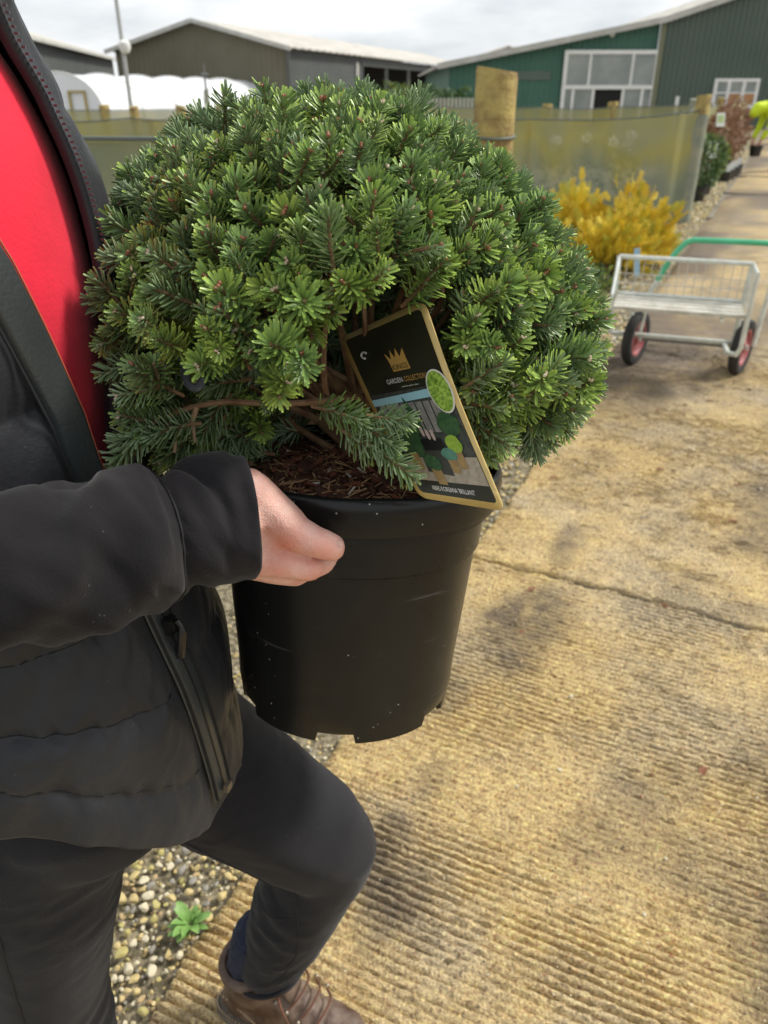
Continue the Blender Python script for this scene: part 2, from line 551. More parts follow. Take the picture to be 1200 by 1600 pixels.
def scatter(name, parent, count, pr, qr, sizes, src, mats_, z0=-0.020, seed=1, kind='stuff', pickm=pick_mat, dens=None):
    r_ = random.Random(seed)
    V, Fc, M = [], [], []
    off = 0
    for _ in range(count):
        p_, q_ = r_.uniform(*pr), r_.uniform(*qr)
        xy = pq(p_, q_)
        sz = r_.uniform(*sizes)
        vs, fs = src[r_.randrange(len(src))]
        A = rot_np(r_.uniform(-.5, .5), r_.uniform(-.5, .5), r_.uniform(0, 6.28))
        V.append(vs @ A.T * sz + np.array([xy[0], xy[1], z0 + sz * 0.6 + r_.uniform(0, 0.006)]))
        Fc.append(np.array(fs) + off); off += len(vs)
        M += [pickm(r_)] * len(fs)
    V = np.concatenate(V); Fc = np.concatenate(Fc)
    me = bpy.data.meshes.new(name)
    me.vertices.add(len(V)); me.vertices.foreach_set('co', V.ravel())
    k = Fc.shape[1]
    me.loops.add(Fc.size); me.loops.foreach_set('vertex_index', Fc.ravel().astype(np.int32))
    me.polygons.add(len(Fc)); me.polygons.foreach_set('loop_start', np.arange(0, Fc.size, k, dtype=np.int32))
    for m_ in mats_: me.materials.append(m_)
    me.polygons.foreach_set('material_index', np.array(M, dtype=np.int32))
    me.update(calc_edges=True); finish(me, 50)
    o = link(name, me, parent)
    if kind: o['kind'] = kind
    return o
scatter('loose_gravel', gravel, 3200, (-0.2, 1.7), (KERB - 0.45, KERB + 0.005), (0.0035, 0.0075), ST_LO, m_stones, z0=-0.026, seed=2)
scatter('loose_gravel', gravel, 3600, (1.5, 4.6), (KERB - 0.55, KERB + 0.01), (0.006, 0.013), ST_LO, m_stones, seed=3)
scatter('loose_gravel', gravel, 7000, (4.4, 12), (KERB - 1.0, KERB + 0.02), (0.009, 0.018), ST_XL, m_stones, seed=4)
scatter('loose_gravel', gravel, 6000, (11, 26), (KERB - 0.9, KERB + 0.02), (0.013, 0.028), ST_XL, m_stones, seed=6)
# small grit lying on the road
m_grit = [m_stones[1], m_stones[0], mat('grit_dark', (0.05, 0.045, 0.04), 0.8), mat('grit_red', (0.33, 0.09, 0.045), 0.8)]
scatter('grit', road, 3600, (0.5, 3.8), (KERB, 0.6), (0.0010, 0.0031), ST_XL, m_grit, z0=0.0040, seed=8, pickm=lambda r_: r_.choices(range(4), (0.52, 0.26, 0.17, 0.05))[0])
rp = random.Random(21)
for k in range(70):
    p_, q_ = rp.uniform(0.75, 3.6), rp.uniform(-0.66, 0.42)
    xy = pq(p_, q_)
    sz = rp.uniform(0.0030, 0.0056) * (1 + 0.15 * p_)
    o = link('pebble', stone_me[rp.randrange(9)][rp.choice((1, 1, 1, 0, 2, 3))], None)
    o.location = (xy[0], xy[1], 0.0035 + sz * 0.5); o.scale = (sz, sz, sz); o.rotation_euler = (0, 0, rp.uniform(0, 6))
    tag(o, 'small loose pebble lying on the ridged concrete road', 'pebble', 'loose pebbles on the concrete road')
# dead leaves and bark bits on the road
m_leafd = mat('dead_leaf', (0.16, 0.055, 0.03), 0.8, var=(0.26, 0.11, 0.05), noise_scale=60)
for k in range(16):
    p_, q_ = rp.uniform(1.4, 4.6), rp.uniform(-0.62, 0.35)
    xy = pq(p_, q_); s_ = rp.uniform(0.006, 0.013); an = rp.uniform(0, 3)
    mb = MB()
    pts = []
    for i in range(8):
        t_ = 2 * math.pi * i / 8
        pts.append((s_ * 1.6 * math.cos(t_), s_ * 0.7 * math.sin(t_), 0.002 + 0.35 * s_ * abs(math.sin(t_))))
    mb.add(pts + [(0, 0, 0.001)], [(i, (i + 1) % 8, 8) for i in range(8)])
    o = mb.build('dead_leaf', m_leafd); o.location = (xy[0], xy[1], 0.003); o.rotation_euler = (0, 0, an)
    tag(o, 'curled brown dead leaf lying flat on the concrete road', 'leaf', 'dead leaves on the concrete road')
# ---- weed in the gravel by the road edge
m_weed = mat('weed_leaf', (0.13, 0.27, 0.055), 0.5, var=(0.24, 0.40, 0.11), noise_scale=30, bump=(60, 0.3, 0.003))
weed = empty('weed', (-0.375, 0.925, -0.01))
tag(weed, 'bright green leafy weed growing in the gravel beside the road edge', 'weed')
rw = random.Random(3)
for k in range(26):
    an = k * 2.4 + rw.uniform(-0.3, 0.3); L_ = rw.uniform(0.016, 0.042); w_ = L_ * rw.uniform(0.18, 0.27)
    mb = MB(); V = []; n_ = 7
    for i in range(n_):
        t_ = i / (n_ - 1)
        ww = w_ * math.sin(math.pi * min(1, t_ * 0.88 + 0.08)) ** 0.8
        z_ = L_ * (0.55 * t_ - 0.55 * t_ * t_) + 0.010 * t_ * (k % 3)
        for s_ in (-1, 0, 1):
            V.append((t_ * L_, s_ * ww, z_ + abs(s_) * 0.25 * ww + (0.12 * ww if i % 2 else 0) * abs(s_)))
    Fs = []
    for i in range(n_ - 1):
        for j in range(2):
            Fs.append((i * 3 + j, i * 3 + j + 1, i * 3 + 4 + j, i * 3 + 3 + j))
    mb.add(V, Fs)
    o = mb.build('leaf', m_weed, weed, 180); o.rotation_euler = (0, rw.uniform(-0.5, -0.05), an); o.location = (0.006 * math.cos(an), 0.006 * math.sin(an), 0.004 + 0.0007 * k)

# ================================================================== BUILDINGS
m_roofc = mat('fibre_cement_roof', (0.42, 0.40, 0.36), 0.9, var=(0.56, 0.54, 0.49), noise_scale=0.6, bump=(6, 0.3, 0.02))
m_olive = mat('olive_cladding', (0.135, 0.125, 0.083), 0.75, var=(0.155, 0.145, 0.10), noise_scale=0.4)
m_dkgrey = mat('dark_grey_cladding', (0.080, 0.088, 0.085), 0.75, var=(0.095, 0.103, 0.10), noise_scale=0.5)
m_teal = mat('teal_green_cladding', (0.040, 0.125, 0.090), 0.6, var=(0.055, 0.145, 0.105), noise_scale=0.5)
m_gg = mat('grey_green_cladding', (0.080, 0.115, 0.092), 0.6, var=(0.095, 0.130, 0.107), noise_scale=0.5)
m_trim = mat('pale_trim', (0.52, 0.52, 0.48), 0.7, var=(0.42, 0.41, 0.37), noise_scale=2)
m_white = mat('white_paint', (0.80, 0.80, 0.78), 0.5, var=(0.72, 0.72, 0.69), noise_scale=4)
m_glass = mat('window_glass', (0.20, 0.23, 0.22), 0.12, spec=0.6, var=(0.30, 0.32, 0.30), noise_scale=0.9)
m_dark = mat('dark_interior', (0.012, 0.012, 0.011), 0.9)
m_steel = mat('grey_steel', (0.18, 0.19, 0.19), 0.6)
m_curtain = mat('orange_stock', (0.55, 0.27, 0.11), 0.8, var=(0.35, 0.2, 0.1), noise_scale=3)

def corrugated(name, a, b, zb, ztop, m_, parent, pitch=0.25, depth=0.04, normal=None):
    """ribbed sheet wall from a to b (xy), top height ztop(t) with t in 0..1"""
    a, b = np.array(a, float), np.array(b, float)
    L_ = np.linalg.norm(b - a); d = (b - a) / L_
    n = np.array([d[1], -d[0]]) if normal is None else np.array(normal)
    mb = MB(); V = []; Fs = []
    ts = []; k = 0.0
    while k < L_ - 1e-6:
        for f, dd in ((0, 0), (0.35, 0), (0.5, 1), (0.85, 1)):
            s_ = k + f * pitch
            if s_ < L_: ts.append((s_, dd))
        k += pitch
    ts.append((L_, 0))
    for s_, dd in ts:
        p = a + d * s_ + n * depth * dd
        V += [(p[0], p[1], zb), (p[0], p[1], ztop(s_ / L_))]
    for i in range(len(ts) - 1):
        Fs.append((2 * i, 2 * i + 2, 2 * i + 3, 2 * i + 1))
    mb.add(V, Fs)
    return mb.build(name, m_, parent, 20)

def roof_sheet(name, e0, e1, r1, r0, m_, parent, n=40, amp=0.05, thick=0.10):
    """ribbed roof slope: eave e0-e1, ridge r0-r1"""
    e0, e1, r0, r1 = [np.array(x, float) for x in (e0, e1, r0, r1)]
    V, Fs = [], []
    nn = np.cross(e1 - e0, r0 - e0); nn /= np.linalg.norm(nn)
    if nn[2] < 0: nn = -nn
    for i in range(n + 1):
        t_ = i / n
        z = nn * (amp if i % 2 else 0)
        p, q = e0 + (e1 - e0) * t_, r0 + (r1 - r0) * t_
        V += [p + z, q + z, p - nn * thick + z, q - nn * thick + z]
    for i in range(n):
        k = 4 * i
        Fs += [(k, k + 4, k + 5, k + 1), (k + 2, k + 3, k + 7, k + 6), (k, k + 2, k + 6, k + 4), (k + 1, k + 5, k + 7, k + 3)]
    Fs += [(0, 1, 3, 2), (4 * n, 4 * n + 2, 4 * n + 3, 4 * n + 1)]
    mb = MB(); mb.add(V, Fs)
    return mb.build(name, m_, parent, 20)

# ---- long olive barn with an open-sided far half
barn = empty('long_barn', (-7.6, 70, 0))
tag(barn, 'long olive brown gabled barn with open dark bays, behind the white polytunnel', 'barn')
sdv, gdv = np.array([0.32, 0.947]), np.array([-0.947, 0.32])
def bp3(s_, g_, z): v = sdv * s_ + gdv * g_; return (v[0], v[1], z)
GW, BL, EH, RH = 15.8, 66.0, 4.6, 6.45
corrugated('gable_wall', bp3(0, GW, 0)[:2], (0, 0), 0, lambda t_: EH + (RH - EH) * (1 - abs(2 * t_ - 1)), m_olive, barn, 0.5, 0.05)
corrugated('side_wall', (0, 0), bp3(17, 0, 0)[:2], 0, lambda t_: EH, m_dkgrey, barn, 0.5, 0.05)
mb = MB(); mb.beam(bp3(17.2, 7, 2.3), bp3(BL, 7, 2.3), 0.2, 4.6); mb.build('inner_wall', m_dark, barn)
mb = MB(); mb.beam(bp3(BL, 0.2, 2.3), bp3(BL, GW, 2.3), 0.2, 4.6); mb.build('end_wall', m_dkgrey, barn)
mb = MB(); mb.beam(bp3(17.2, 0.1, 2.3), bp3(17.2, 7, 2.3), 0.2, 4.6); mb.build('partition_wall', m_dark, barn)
for s_ in (17.4, 25, 33, 41, 49, 57, 65.5):
    mb = MB(); mb.beam(bp3(s_, 0.15, 0), bp3(s_, 0.15, EH - 0.1), 0.35, 0.35); mb.build('post', m_steel, barn)
mb = MB(); mb.beam(bp3(17, 0.0, EH - 0.5), bp3(BL, 0.0, EH - 0.5), 0.15, 0.7); mb.build('fascia', m_dkgrey, barn)
rf = roof_sheet('roof', bp3(-0.5, -0.6, EH - 0.05), bp3(BL, -0.6, EH - 0.05), bp3(BL, GW / 2, RH + 0.12), bp3(-0.5, GW / 2, RH + 0.12), m_roofc, barn, 90, 0.07)
roof_sheet('roof', bp3(-0.5, GW + 0.6, EH - 0.05), bp3(BL, GW + 0.6, EH - 0.05), bp3(BL, GW / 2, RH + 0.12), bp3(-0.5, GW / 2, RH + 0.12), m_roofc, barn, 90, 0.07)
for g0, z0, g1, z1 in ((-0.6, EH - 0.15, GW / 2, RH + 0.05), (GW + 0.6, EH - 0.15, GW / 2, RH + 0.05)):
    mb = MB(); mb.beam(bp3(-0.62, g0, z0), bp3(-0.62, g1, z1), 0.12, 0.3); mb.build('verge_board', m_trim, rf)
mb = MB(); mb.tube([bp3(-0.15, -0.15, 0.2), bp3(-0.15, -0.15, EH - 0.2)], 0.16, 8); mb.build('downpipe', m_dkgrey, barn)
mb = MB(); mb.box(bp3(15.4, -0.12, 3.4), (0.5, 0.12, 1.2), math.atan2(sdv[1], sdv[0])); mb.build('sign_plate', m_trim, barn)

# ---- dark barn at the far left
barn2 = empty('dark_barn', (-25.8, 70, 0))
tag(barn2, 'dark grey walled barn with pale sheet roof, next to the olive barn', 'barn')
d2 = np.array([-4.2, 27.0]); d2 /= np.linalg.norm(d2); n2 = np.array([-d2[1], d2[0]])
def b2(s_, g_, z): v = d2 * s_ + n2 * g_; return (v[0], v[1], z)
corrugated('side_wall', b2(-14, 0, 0)[:2], b2(30, 0, 0)[:2], 0, lambda t_: 4.85, m_dkgrey, barn2, 0.5, 0.05)
roof_sheet('roof', b2(-15, -0.5, 4.8), b2(30, -0.5, 4.8), b2(30, 7.5, 7.0), b2(-15, 7.5, 7.0), m_roofc, barn2, 50, 0.08)
mb = MB(); mb.beam(b2(30, 0.1, 2.4), b2(30, 15, 2.4), 0.2, 4.8); mb.build('end_wall', m_dkgrey, barn2)
mb = MB(); mb.beam(b2(-15, -0.62, 4.7), b2(30, -0.62, 4.7), 0.15, 0.25); mb.build('gutter', m_trim, barn2)

# ---- low grey shed between the barns
shed = empty('grey_shed', (4.0, 55, 0))
tag(shed, 'low grey gabled shed with dark doorway beside the teal barn', 'shed')
sw = 7.2
corrugated('gable_wall', (0, 0), (sw, 0), 0, lambda t_: 2.85 + 1.05 * (1 - abs(2 * t_ - 1)), m_dkgrey, shed, 0.4, 0.04)
roof_sheet('roof', (-0.3, -0.4, 2.8), (-0.3, 14, 2.8), (sw / 2, 14, 3.98), (sw / 2, -0.4, 3.98), m_roofc, shed, 30, 0.05)
roof_sheet('roof', (sw + 0.3, -0.4, 2.8), (sw + 0.3, 14, 2.8), (sw / 2, 14, 3.98), (sw / 2, -0.4, 3.98), m_roofc, shed, 30, 0.05)
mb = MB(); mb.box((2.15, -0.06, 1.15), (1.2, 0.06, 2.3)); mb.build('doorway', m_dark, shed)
mb = MB(); mb.box((0.9, -0.08, 2.45), (3.6, 0.08, 0.18)); mb.build('lintel', m_trim, shed)
mb = MB(); mb.box((0, 7, 1.4), (0.1, 13.8, 2.8)); mb.build('side_wall', m_dkgrey, shed)

# ---- green barn with the big white window
gb = empty('green_barn', (12.3, 40, 0))
tag(gb, 'ribbed green barn with sloping roof, teal bay and large white framed window', 'barn')
X0, XM, XR = -9.3, 0.0, 16.0
zt = lambda x: 2.62 + (x - X0) * (4.28 - 2.62) / (XM - X0) if x <= XM else 4.28 + x * 0.300
corrugated('teal_wall', (X0, 0), (XM - 0.1, 0), 0, lambda t_: zt(X0 + t_ * (XM - 0.1 - X0)), m_teal, gb, 0.25, 0.035)
corrugated('grey_green_wall', (XM + 0.1, -0.12), (XR, -0.12), 0, lambda t_: zt(XM + 0.1 + t_ * (XR - XM - 0.1)), m_gg, gb, 0.24, 0.05)
mb = MB(); mb.box((XM, -0.16, 2.1), (0.22, 0.12, 4.3)); mb.build('corner_post', mat('olive_trim', (0.17, 0.18, 0.11), 0.7), gb)
for xa, xb in ((X0 - 0.6, XM), (XM, XR)):
    r_ = roof_sheet('roof', (xa, -0.35, zt(xa) + 0.03), (xb, -0.35, zt(xb) + 0.03), (xb, 22, zt(xb) + 0.03), (xa, 22, zt(xa) + 0.03), m_roofc, gb, 30, 0.04)
    mb = MB(); mb.beam((xa, -0.37, zt(xa) - 0.03), (xb, -0.37, zt(xb) - 0.03), 0.08, 0.24); mb.build('verge_board', m_trim, r_)
mb = MB(); mb.box((X0, 11, 1.3), (0.08, 21.8, 2.6)); mb.build('side_wall', m_teal, gb)
mb = MB(); mb.box((-6.05, -0.05, 2.12), (2.6, 0.03, 0.36)); mb.build('faded_patch', m_gg, gb)
mb = MB(); mb.lathe([(0.0, 0.06), (0.10, 0.05), (0.13, 0)], 12); o = mb.build('wall_lamp', m_white, gb); o.location = (-2.2, -0.05, 3.72); o.rotation_euler = (R(90), 0, 0)
# big window: 3 panes above, two panes and a doorway below
wx0, wx1, wz0, wz1, wzm = -4.15, -0.06, 0.0, 3.03, 1.66
win = MB()
win.box(((wx0 + wx1) / 2, -0.14, wz1), (wx1 - wx0 + 0.16, 0.12, 0.16))
big = win.build('big_window', m_white, gb)
def bar(x0, z0, x1, z1, w_=0.13, dpt=0.10, y=-0.15):
    mb = MB(); mb.beam((x0, y, z0), (x1, y, z1), dpt, w_, up=(0, 0, 1) if abs(z1 - z0) < 1e-6 else (1, 0, 0)); return mb.build('frame', m_white, big)
bar(wx0, wz0, wx0, wz1 - 0.08, 0.16); bar(wx1, wz0, wx1, wz1 - 0.08, 0.20)
bar(wx0, wzm, wx1, wzm, 0.16, 0.11, -0.155)
for x in (-3.05, -1.15): bar(x, wzm, x, wz1 - 0.08, 0.10, 0.08)
for x in (-3.7, -2.78, -1.42, -0.55): bar(x, wz0, x, wzm - 0.08, 0.12, 0.08)
for xa, xb in ((wx0, -3.05), (-3.05, -1.15), (-1.15, wx1)):
    mb = MB(); mb.box(((xa + xb) / 2, -0.12, (wzm + wz1) / 2), (xb - xa - 0.06, 0.02, wz1 - wzm - 0.06)); mb.build('pane', m_glass, big)
for xa, xb in ((wx0, -3.7), (-3.7, -2.78), (-1.42, -0.55), (-0.55, wx1)):
    mb = MB(); mb.box(((xa + xb) / 2, -0.12, wzm / 2), (xb - xa - 0.06, 0.02, wzm - 0.06)); mb.build('pane', m_glass, big)
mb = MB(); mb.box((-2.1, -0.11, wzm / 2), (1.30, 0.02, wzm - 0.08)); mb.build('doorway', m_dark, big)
# small window on the right
sx0, sx1, sz0, sz1 = 2.72, 4.62, 0.88, 1.94
mb = MB(); mb.box(((sx0 + sx1) / 2, -0.22, sz1), (sx1 - sx0 + 0.14, 0.10, 0.13)); sw_ = mb.build('small_window', m_white, gb)
def sbar(x0, z0, x1, z1, w_):
    mb = MB(); mb.beam((x0, -0.225, z0), (x1, -0.225, z1), 0.09, w_, up=(0, 0, 1) if abs(z1 - z0) < 1e-6 else (1, 0, 0)); mb.build('frame', m_white, sw_)
sbar(sx0 - 0.1, sz0, sx1 + 0.1, sz0, 0.16)
for x, w_ in ((sx0, 0.14), (sx0 + 0.60, 0.15), (sx1 - 0.62, 0.15), (sx1, 0.14)): sbar(x, sz0 + 0.08, x, sz1 - 0.065, w_)
for xa, xb, mi_ in ((sx0, sx0 + 0.60, 0), (sx0 + 0.60, sx1 - 0.62, 1), (sx1 - 0.62, sx1, 1)):
    sbar(xa + 0.07, 1.43, xb - 0.07, 1.43, 0.06)
    for za, zb, top in ((sz0, 1.43, 0), (1.43, sz1, 1)):
        mb = MB(); mb.box(((xa + xb) / 2, -0.205, (za + zb) / 2), (xb - xa - 0.04, 0.02, zb - za - 0.04)); mb.build('pane', m_glass if (top or not mi_) else m_curtain, sw_)
for x in (0.75, 1.75):
    mb = MB(); mb.box((x, -1.2, 0.65), (0.12, 0.12, 1.3)); o = mb.build('white_post', m_white); o.location = (12.3, 40, 0)
    tag(o, 'short white post standing in front of the ribbed green barn', 'post', 'white posts by the green barn')

# ---- polytunnel
m_poly = mat('polythene', (0.80, 0.82, 0.84), 0.35, var=(0.70, 0.73, 0.76), noise_scale=0.5, spec=0.5)
m_wood = mat('yellowed_timber', (0.47, 0.37, 0.13), 0.85, var=(0.33, 0.26, 0.10), noise_scale=12, bump=(30, 0.4, 0.01))
A0, A1 = np.array([-17.8, 47.7]), np.array([-7.2, 90.0])
Lt = np.linalg.norm(A1 - A0); ad = (A1 - A0) / Lt; an_ = np.array([ad[1], -ad[0]])
tun = empty('polytunnel', (A0[0], A0[1], 0))
tag(tun, 'long white polythene tunnel with rounded hoops in front of the barns', 'polytunnel')
ns, na = 160, 28
ss = np.linspace(0, Lt, ns); aa = np.linspace(0, np.pi, na)
SS, AA = np.meshgrid(ss, aa, indexing='ij')
HP = 4.2
sag = 1 - 0.040 * np.sin(np.pi * ((SS / HP) % 1.0)) ** 0.8
wx = 2.7 * np.cos(AA) * sag; hz = 2.42 * np.sin(AA) ** 0.8 * sag
me = grid_mesh('cover', ad[0] * SS + an_[0] * wx, ad[1] * SS + an_[1] * wx, hz, m_poly, ang=180)
link('cover', me, tun)
for k in range(int(Lt / HP) + 1):
    s_ = k * HP; mb = MB()
    mb.tube([(ad[0] * s_ + an_[0] * 2.72 * math.cos(a_), ad[1] * s_ + an_[1] * 2.72 * math.cos(a_), 2.44 * math.sin(a_) ** 0.8) for a_ in np.linspace(0, math.pi, 24)], 0.04, 6)
    mb.build('hoop', m_white, tun)
V = [(an_[0] * 2.68 * math.cos(a_), an_[1] * 2.68 * math.cos(a_), 2.4 * math.sin(a_) ** 0.8) for a_ in np.linspace(0, math.pi, 24)]
mb = MB(); mb.add(V, [tuple(range(24))]); mb.build('end_sheet', m_poly, tun, None)
for x0, z0, x1, z1 in ((0.75, 0, 0.75, 1.5), (1.7, 0, 1.7, 1.5), (0.7, 1.5, 1.75, 1.5)):
    mb = MB(); mb.beam((an_[0] * x0 - ad[0] * 0.08, an_[1] * x0 - ad[1] * 0.08, z0), (an_[0] * x1 - ad[0] * 0.08, an_[1] * x1 - ad[1] * 0.08, z1), 0.1, 0.12, up=(ad[0], ad[1], 0)); mb.build('door_frame', m_wood, tun)

# ================================================================== MIDGROUND
m_net = bpy.data.materials.new('algae_netting'); m_net.use_nodes = True
t, N, Lk, B = nodes_of(m_net)
tc = N.new('ShaderNodeTexCoord')
mp = N.new('ShaderNodeMapping'); mp.inputs['Scale'].default_value = (1.6, 1.6, 0.5); Lk.new(tc.outputs['Object'], mp.inputs[0])
n1 = N.new('ShaderNodeTexNoise'); n1.inputs['Scale'].default_value = 1.7; n1.inputs['Detail'].default_value = 6; Lk.new(mp.outputs[0], n1.inputs['Vector'])
sx = N.new('ShaderNodeSeparateXYZ'); Lk.new(tc.outputs['Object'], sx.inputs[0])
# algae grows in a band on the upper part of the net
mr = N.new('ShaderNodeMapRange'); mr.inputs['From Min'].default_value = 0.35; mr.inputs['From Max'].default_value = 1.05
Lk.new(sx.outputs['Z'], mr.inputs['Value'])
ad_ = N.new('ShaderNodeMath'); ad_.operation = 'MULTIPLY_ADD'; ad_.inputs[1].default_value = 0.62; Lk.new(mr.outputs[0], ad_.inputs[0])
sb = N.new('ShaderNodeMath'); sb.operation = 'SUBTRACT'; sb.inputs[1].default_value = 0.18; Lk.new(n1.outputs['Fac'], sb.inputs[0]); Lk.new(sb.outputs[0], ad_.inputs[2])
cr = add_ramp(t, ad_.outputs[0], [(0.32, (0.19, 0.225, 0.165)), (0.52, (0.27, 0.285, 0.165)), (0.74, (0.40, 0.36, 0.105)), (0.95, (0.33, 0.325, 0.16))])
Lk.new(cr.outputs[0], B.inputs['Base Color'])
B.inputs['Roughness'].default_value = 0.9
B.inputs['Alpha'].default_value = 0.80
m_netg = mat('green_netting', (0.17, 0.20, 0.13), 0.9, var=(0.25, 0.26, 0.14), noise_scale=2.5, alpha=0.85)
m_postw = mat('weathered_post', (0.40, 0.315, 0.105), 0.9, var=(0.20, 0.13, 0.055), noise_scale=14, detail=8, ramp=(0.42, 0.66), bump=(45, 0.8, 0.012))
m_postg = mat('grey_post', (0.20, 0.22, 0.17), 0.9, var=(0.28, 0.28, 0.20), noise_scale=8, bump=(25, 0.4, 0.01))
m_wire = mat('wire', (0.10, 0.12, 0.10), 0.6)

def wood_post(name, x, y, r_, h, m_, parent=None, seed=0, n=14):
    mb = MB(); prof = []
    rr_ = random.Random(seed)
    V = []; Fs = []
    zs = [0, h * 0.35, h * 0.7, h - 0.012, h]
    for zi, z in enumerate(zs):
        for k in range(n):
            a_ = 2 * math.pi * k / n
            q_ = r_ * (1 + 0.05 * math.sin(3 * a_ + seed) + 0.02 * math.sin(7 * a_ + zi)) * (0.94 if zi == 4 else 1)
            V.append((x + q_ * math.cos(a_), y + q_ * math.sin(a_), z + (0.01 * math.cos(a_ + seed) if zi >= 3 else 0)))
    for i in range(4):
        for k in range(n):
            l = (k + 1) % n
            Fs.append((i * n + k, i * n + l, (i + 1) * n + l, (i + 1) * n + k))
    Fs.append(tuple(range(4 * n, 5 * n)))
    mb.add(V, Fs)
    return mb.build(name, m_, parent, 40)

def net_panel(parent, pts, zb, m_, name='netting', rows=10, sagf=0.03, seed=0):
    """netting hung between posts; pts = [(x,y,ztop)...]"""
    P = np.array(pts, float)
    out = []
    for i in range(len(P) - 1):
        for t_ in np.linspace(0, 1, 14, endpoint=False):
            q_ = P[i] + (P[i + 1] - P[i]) * t_
            q_[2] -= sagf * math.sin(math.pi * t_) * (1 + 0.4 * math.sin(i * 3 + seed))
            out.append(q_)
    out.append(P[-1]); out = np.array(out)
    zz = np.linspace(0, 1, rows)
    Z = zb + (out[:, 2][None] - zb) * zz[:, None]
    X = np.repeat(out[:, 0][None], rows, 0); Y = np.repeat(out[:, 1][None], rows, 0)
    Y = Y + (fbm(X * 2, Z * 2, oct=3, seed=seed) - 0.5) * 0.10
    o = link(name, grid_mesh(name, X, Y, Z, m_), parent)
    mb = MB(); mb.tube([(a_, b_, c_ + 0.012) for a_, b_, c_ in out], 0.009, 5); mb.build('top_wire', m_wire, parent)
    return o

# windbreak across the beds (far)
f1 = empty('windbreak_fence', (0, 0, 0))
tag(f1, 'windbreak fence of yellowed algae covered netting behind the golden shrub', 'fence')
fx = [3.78, 1.75, -0.35, -2.35, -3.0, -4.6]
net_panel(f1, [(3.70, 10.2, 1.22), (1.75, 10.22, 1.14), (-0.35, 10.2, 1.13), (-2.35, 10.2, 1.14), (-3.0, 10.2, 1.15), (-4.6, 10.2, 1.15), (-7.0, 10.2, 1.15)], 0.0, m_net, seed=2)
wood_post('post', 3.78, 10.3, 0.085, 1.40, m_postw, f1, 1)
mb = MB(); mb.lathe([(0.125, 0.0), (0.125, 1.20)], 14, (3.74, 10.3, 0)); mb.build('net_wrap', m_postg, f1)
for i, (x, h_) in enumerate(((1.75, 1.12), (-0.35, 1.11), (-2.98, 1.28), (-2.78, 1.13))): wood_post('post', x, 10.33, 0.055, h_, m_postw, f1, i + 3)
wood_post('post', -2.42, 10.33, 0.06, 1.29, m_postw, f1, 9)
# second windbreak behind it
f2 = empty('windbreak_fence', (0, 0, 0))
tag(f2, 'farther windbreak fence with pale wooden post tops near the green barn', 'fence')
net_panel(f2, [(7.0, 18.5, 1.22), (4.9, 18.5, 1.15), (3.4, 18.5, 1.15), (1.2, 18.5, 1.15), (-3.5, 18.5, 1.12), (-9.0, 18.5, 1.1)], 0.0, m_net, seed=5)
for i, (x, h_) in enumerate(((4.9, 1.26), (3.5, 1.22), (0.9, 1.2), (-3.5, 1.2), (-6.0, 1.2))): wood_post('post', x, 18.6, 0.11, h_, m_postw, f2, 20 + i)
# side windbreak running along the road
f3 = empty('windbreak_fence', (0, 0, 0))
tag(f3, 'windbreak netting along the gravel edge behind the brown potted shrubs', 'fence')
net_panel(f3, [(3.62, 10.55, 1.22), (4.90, 13.7, 1.20), (7.23, 18.7, 1.18), (9.76, 24.1, 1.18), (13.1, 31.4, 1.18)], 0.0, m_net, seed=8)
for i, (x, y) in enumerate(((4.90, 13.75), (7.23, 18.72), (9.76, 24.1))): wood_post('post', x, y, 0.07, 1.34, m_postg if i == 0 else m_postw, f3, 30 + i)
# near windbreak with the thick post behind the fir
f4 = empty('windbreak_fence', (0, 0, 0))
tag(f4, 'low green netting fence strung from a thick sawn yellow timber post', 'fence')
bigp = wood_post('thick_post', 0.372, 2.92, 0.068, 1.490, m_postw, f4, 41, 22)
net_panel(f4, [(0.372, 2.93, 1.285), (-1.3, 3.02, 1.27), (-3.0, 3.1, 1.265), (-5, 3.1, 1.26)], 0.0, m_netg, sagf=0.012, seed=12)
wood_post('post', -1.3, 3.06, 0.04, 1.26, m_postg, f4, 43); wood_post('post', -3.0, 3.14, 0.04, 1.27, m_postg, f4, 44)
mb = MB(); mb.tube([(0.372 + 0.074 * math.cos(a_), 2.92 + 0.074 * math.sin(a_), 1.292 + 0.006 * math.sin(a_)) for a_ in np.linspace(0, 6.283, 20)], 0.005, 5); mb.build('wire_loop', m_wire, bigp)

# ---- lamp pole, sprinkler riser
lp = empty('lamp_pole', (-4.72, 16.2, 0))
tag(lp, 'tall thin grey pole with a round white lamp beside the polytunnel', 'pole')
mb = MB(); mb.tube([(0, 0, 0), (0, 0, 4.5)], [0.045, 0.03], 8); mb.build('pole', mat('galvanised', (0.42, 0.43, 0.42), 0.5, metal=0.3), lp)
mb = MB(); mb.lathe([(0.0, -0.12), (0.07, -0.10), (0.11, -0.02), (0.10, 0.06), (0.04, 0.10), (0, 0.10)], 14); o = mb.build('lamp_head', m_white, lp); o.location = (0.06, -0.08, 2.16)
sp = empty('sprinkler_stake', (-1.95, 9.6, 0))
tag(sp, 'slim sprinkler riser on a wooden stake in front of the polytunnel', 'sprinkler')
wood_post('stake', 0, 0, 0.028, 1.46, m_postg, sp, 50, 8)
mb = MB(); mb.tube([(0, 0, 1.4), (0, 0, 1.6)], 0.012, 6); mb.tube([(-0.035, 0, 1.60), (0.035, 0, 1.60)], 0.016, 6); mb.tube([(0, 0, 1.6), (0, 0, 1.70)], 0.006, 5); mb.build('nozzle', m_steel, sp)

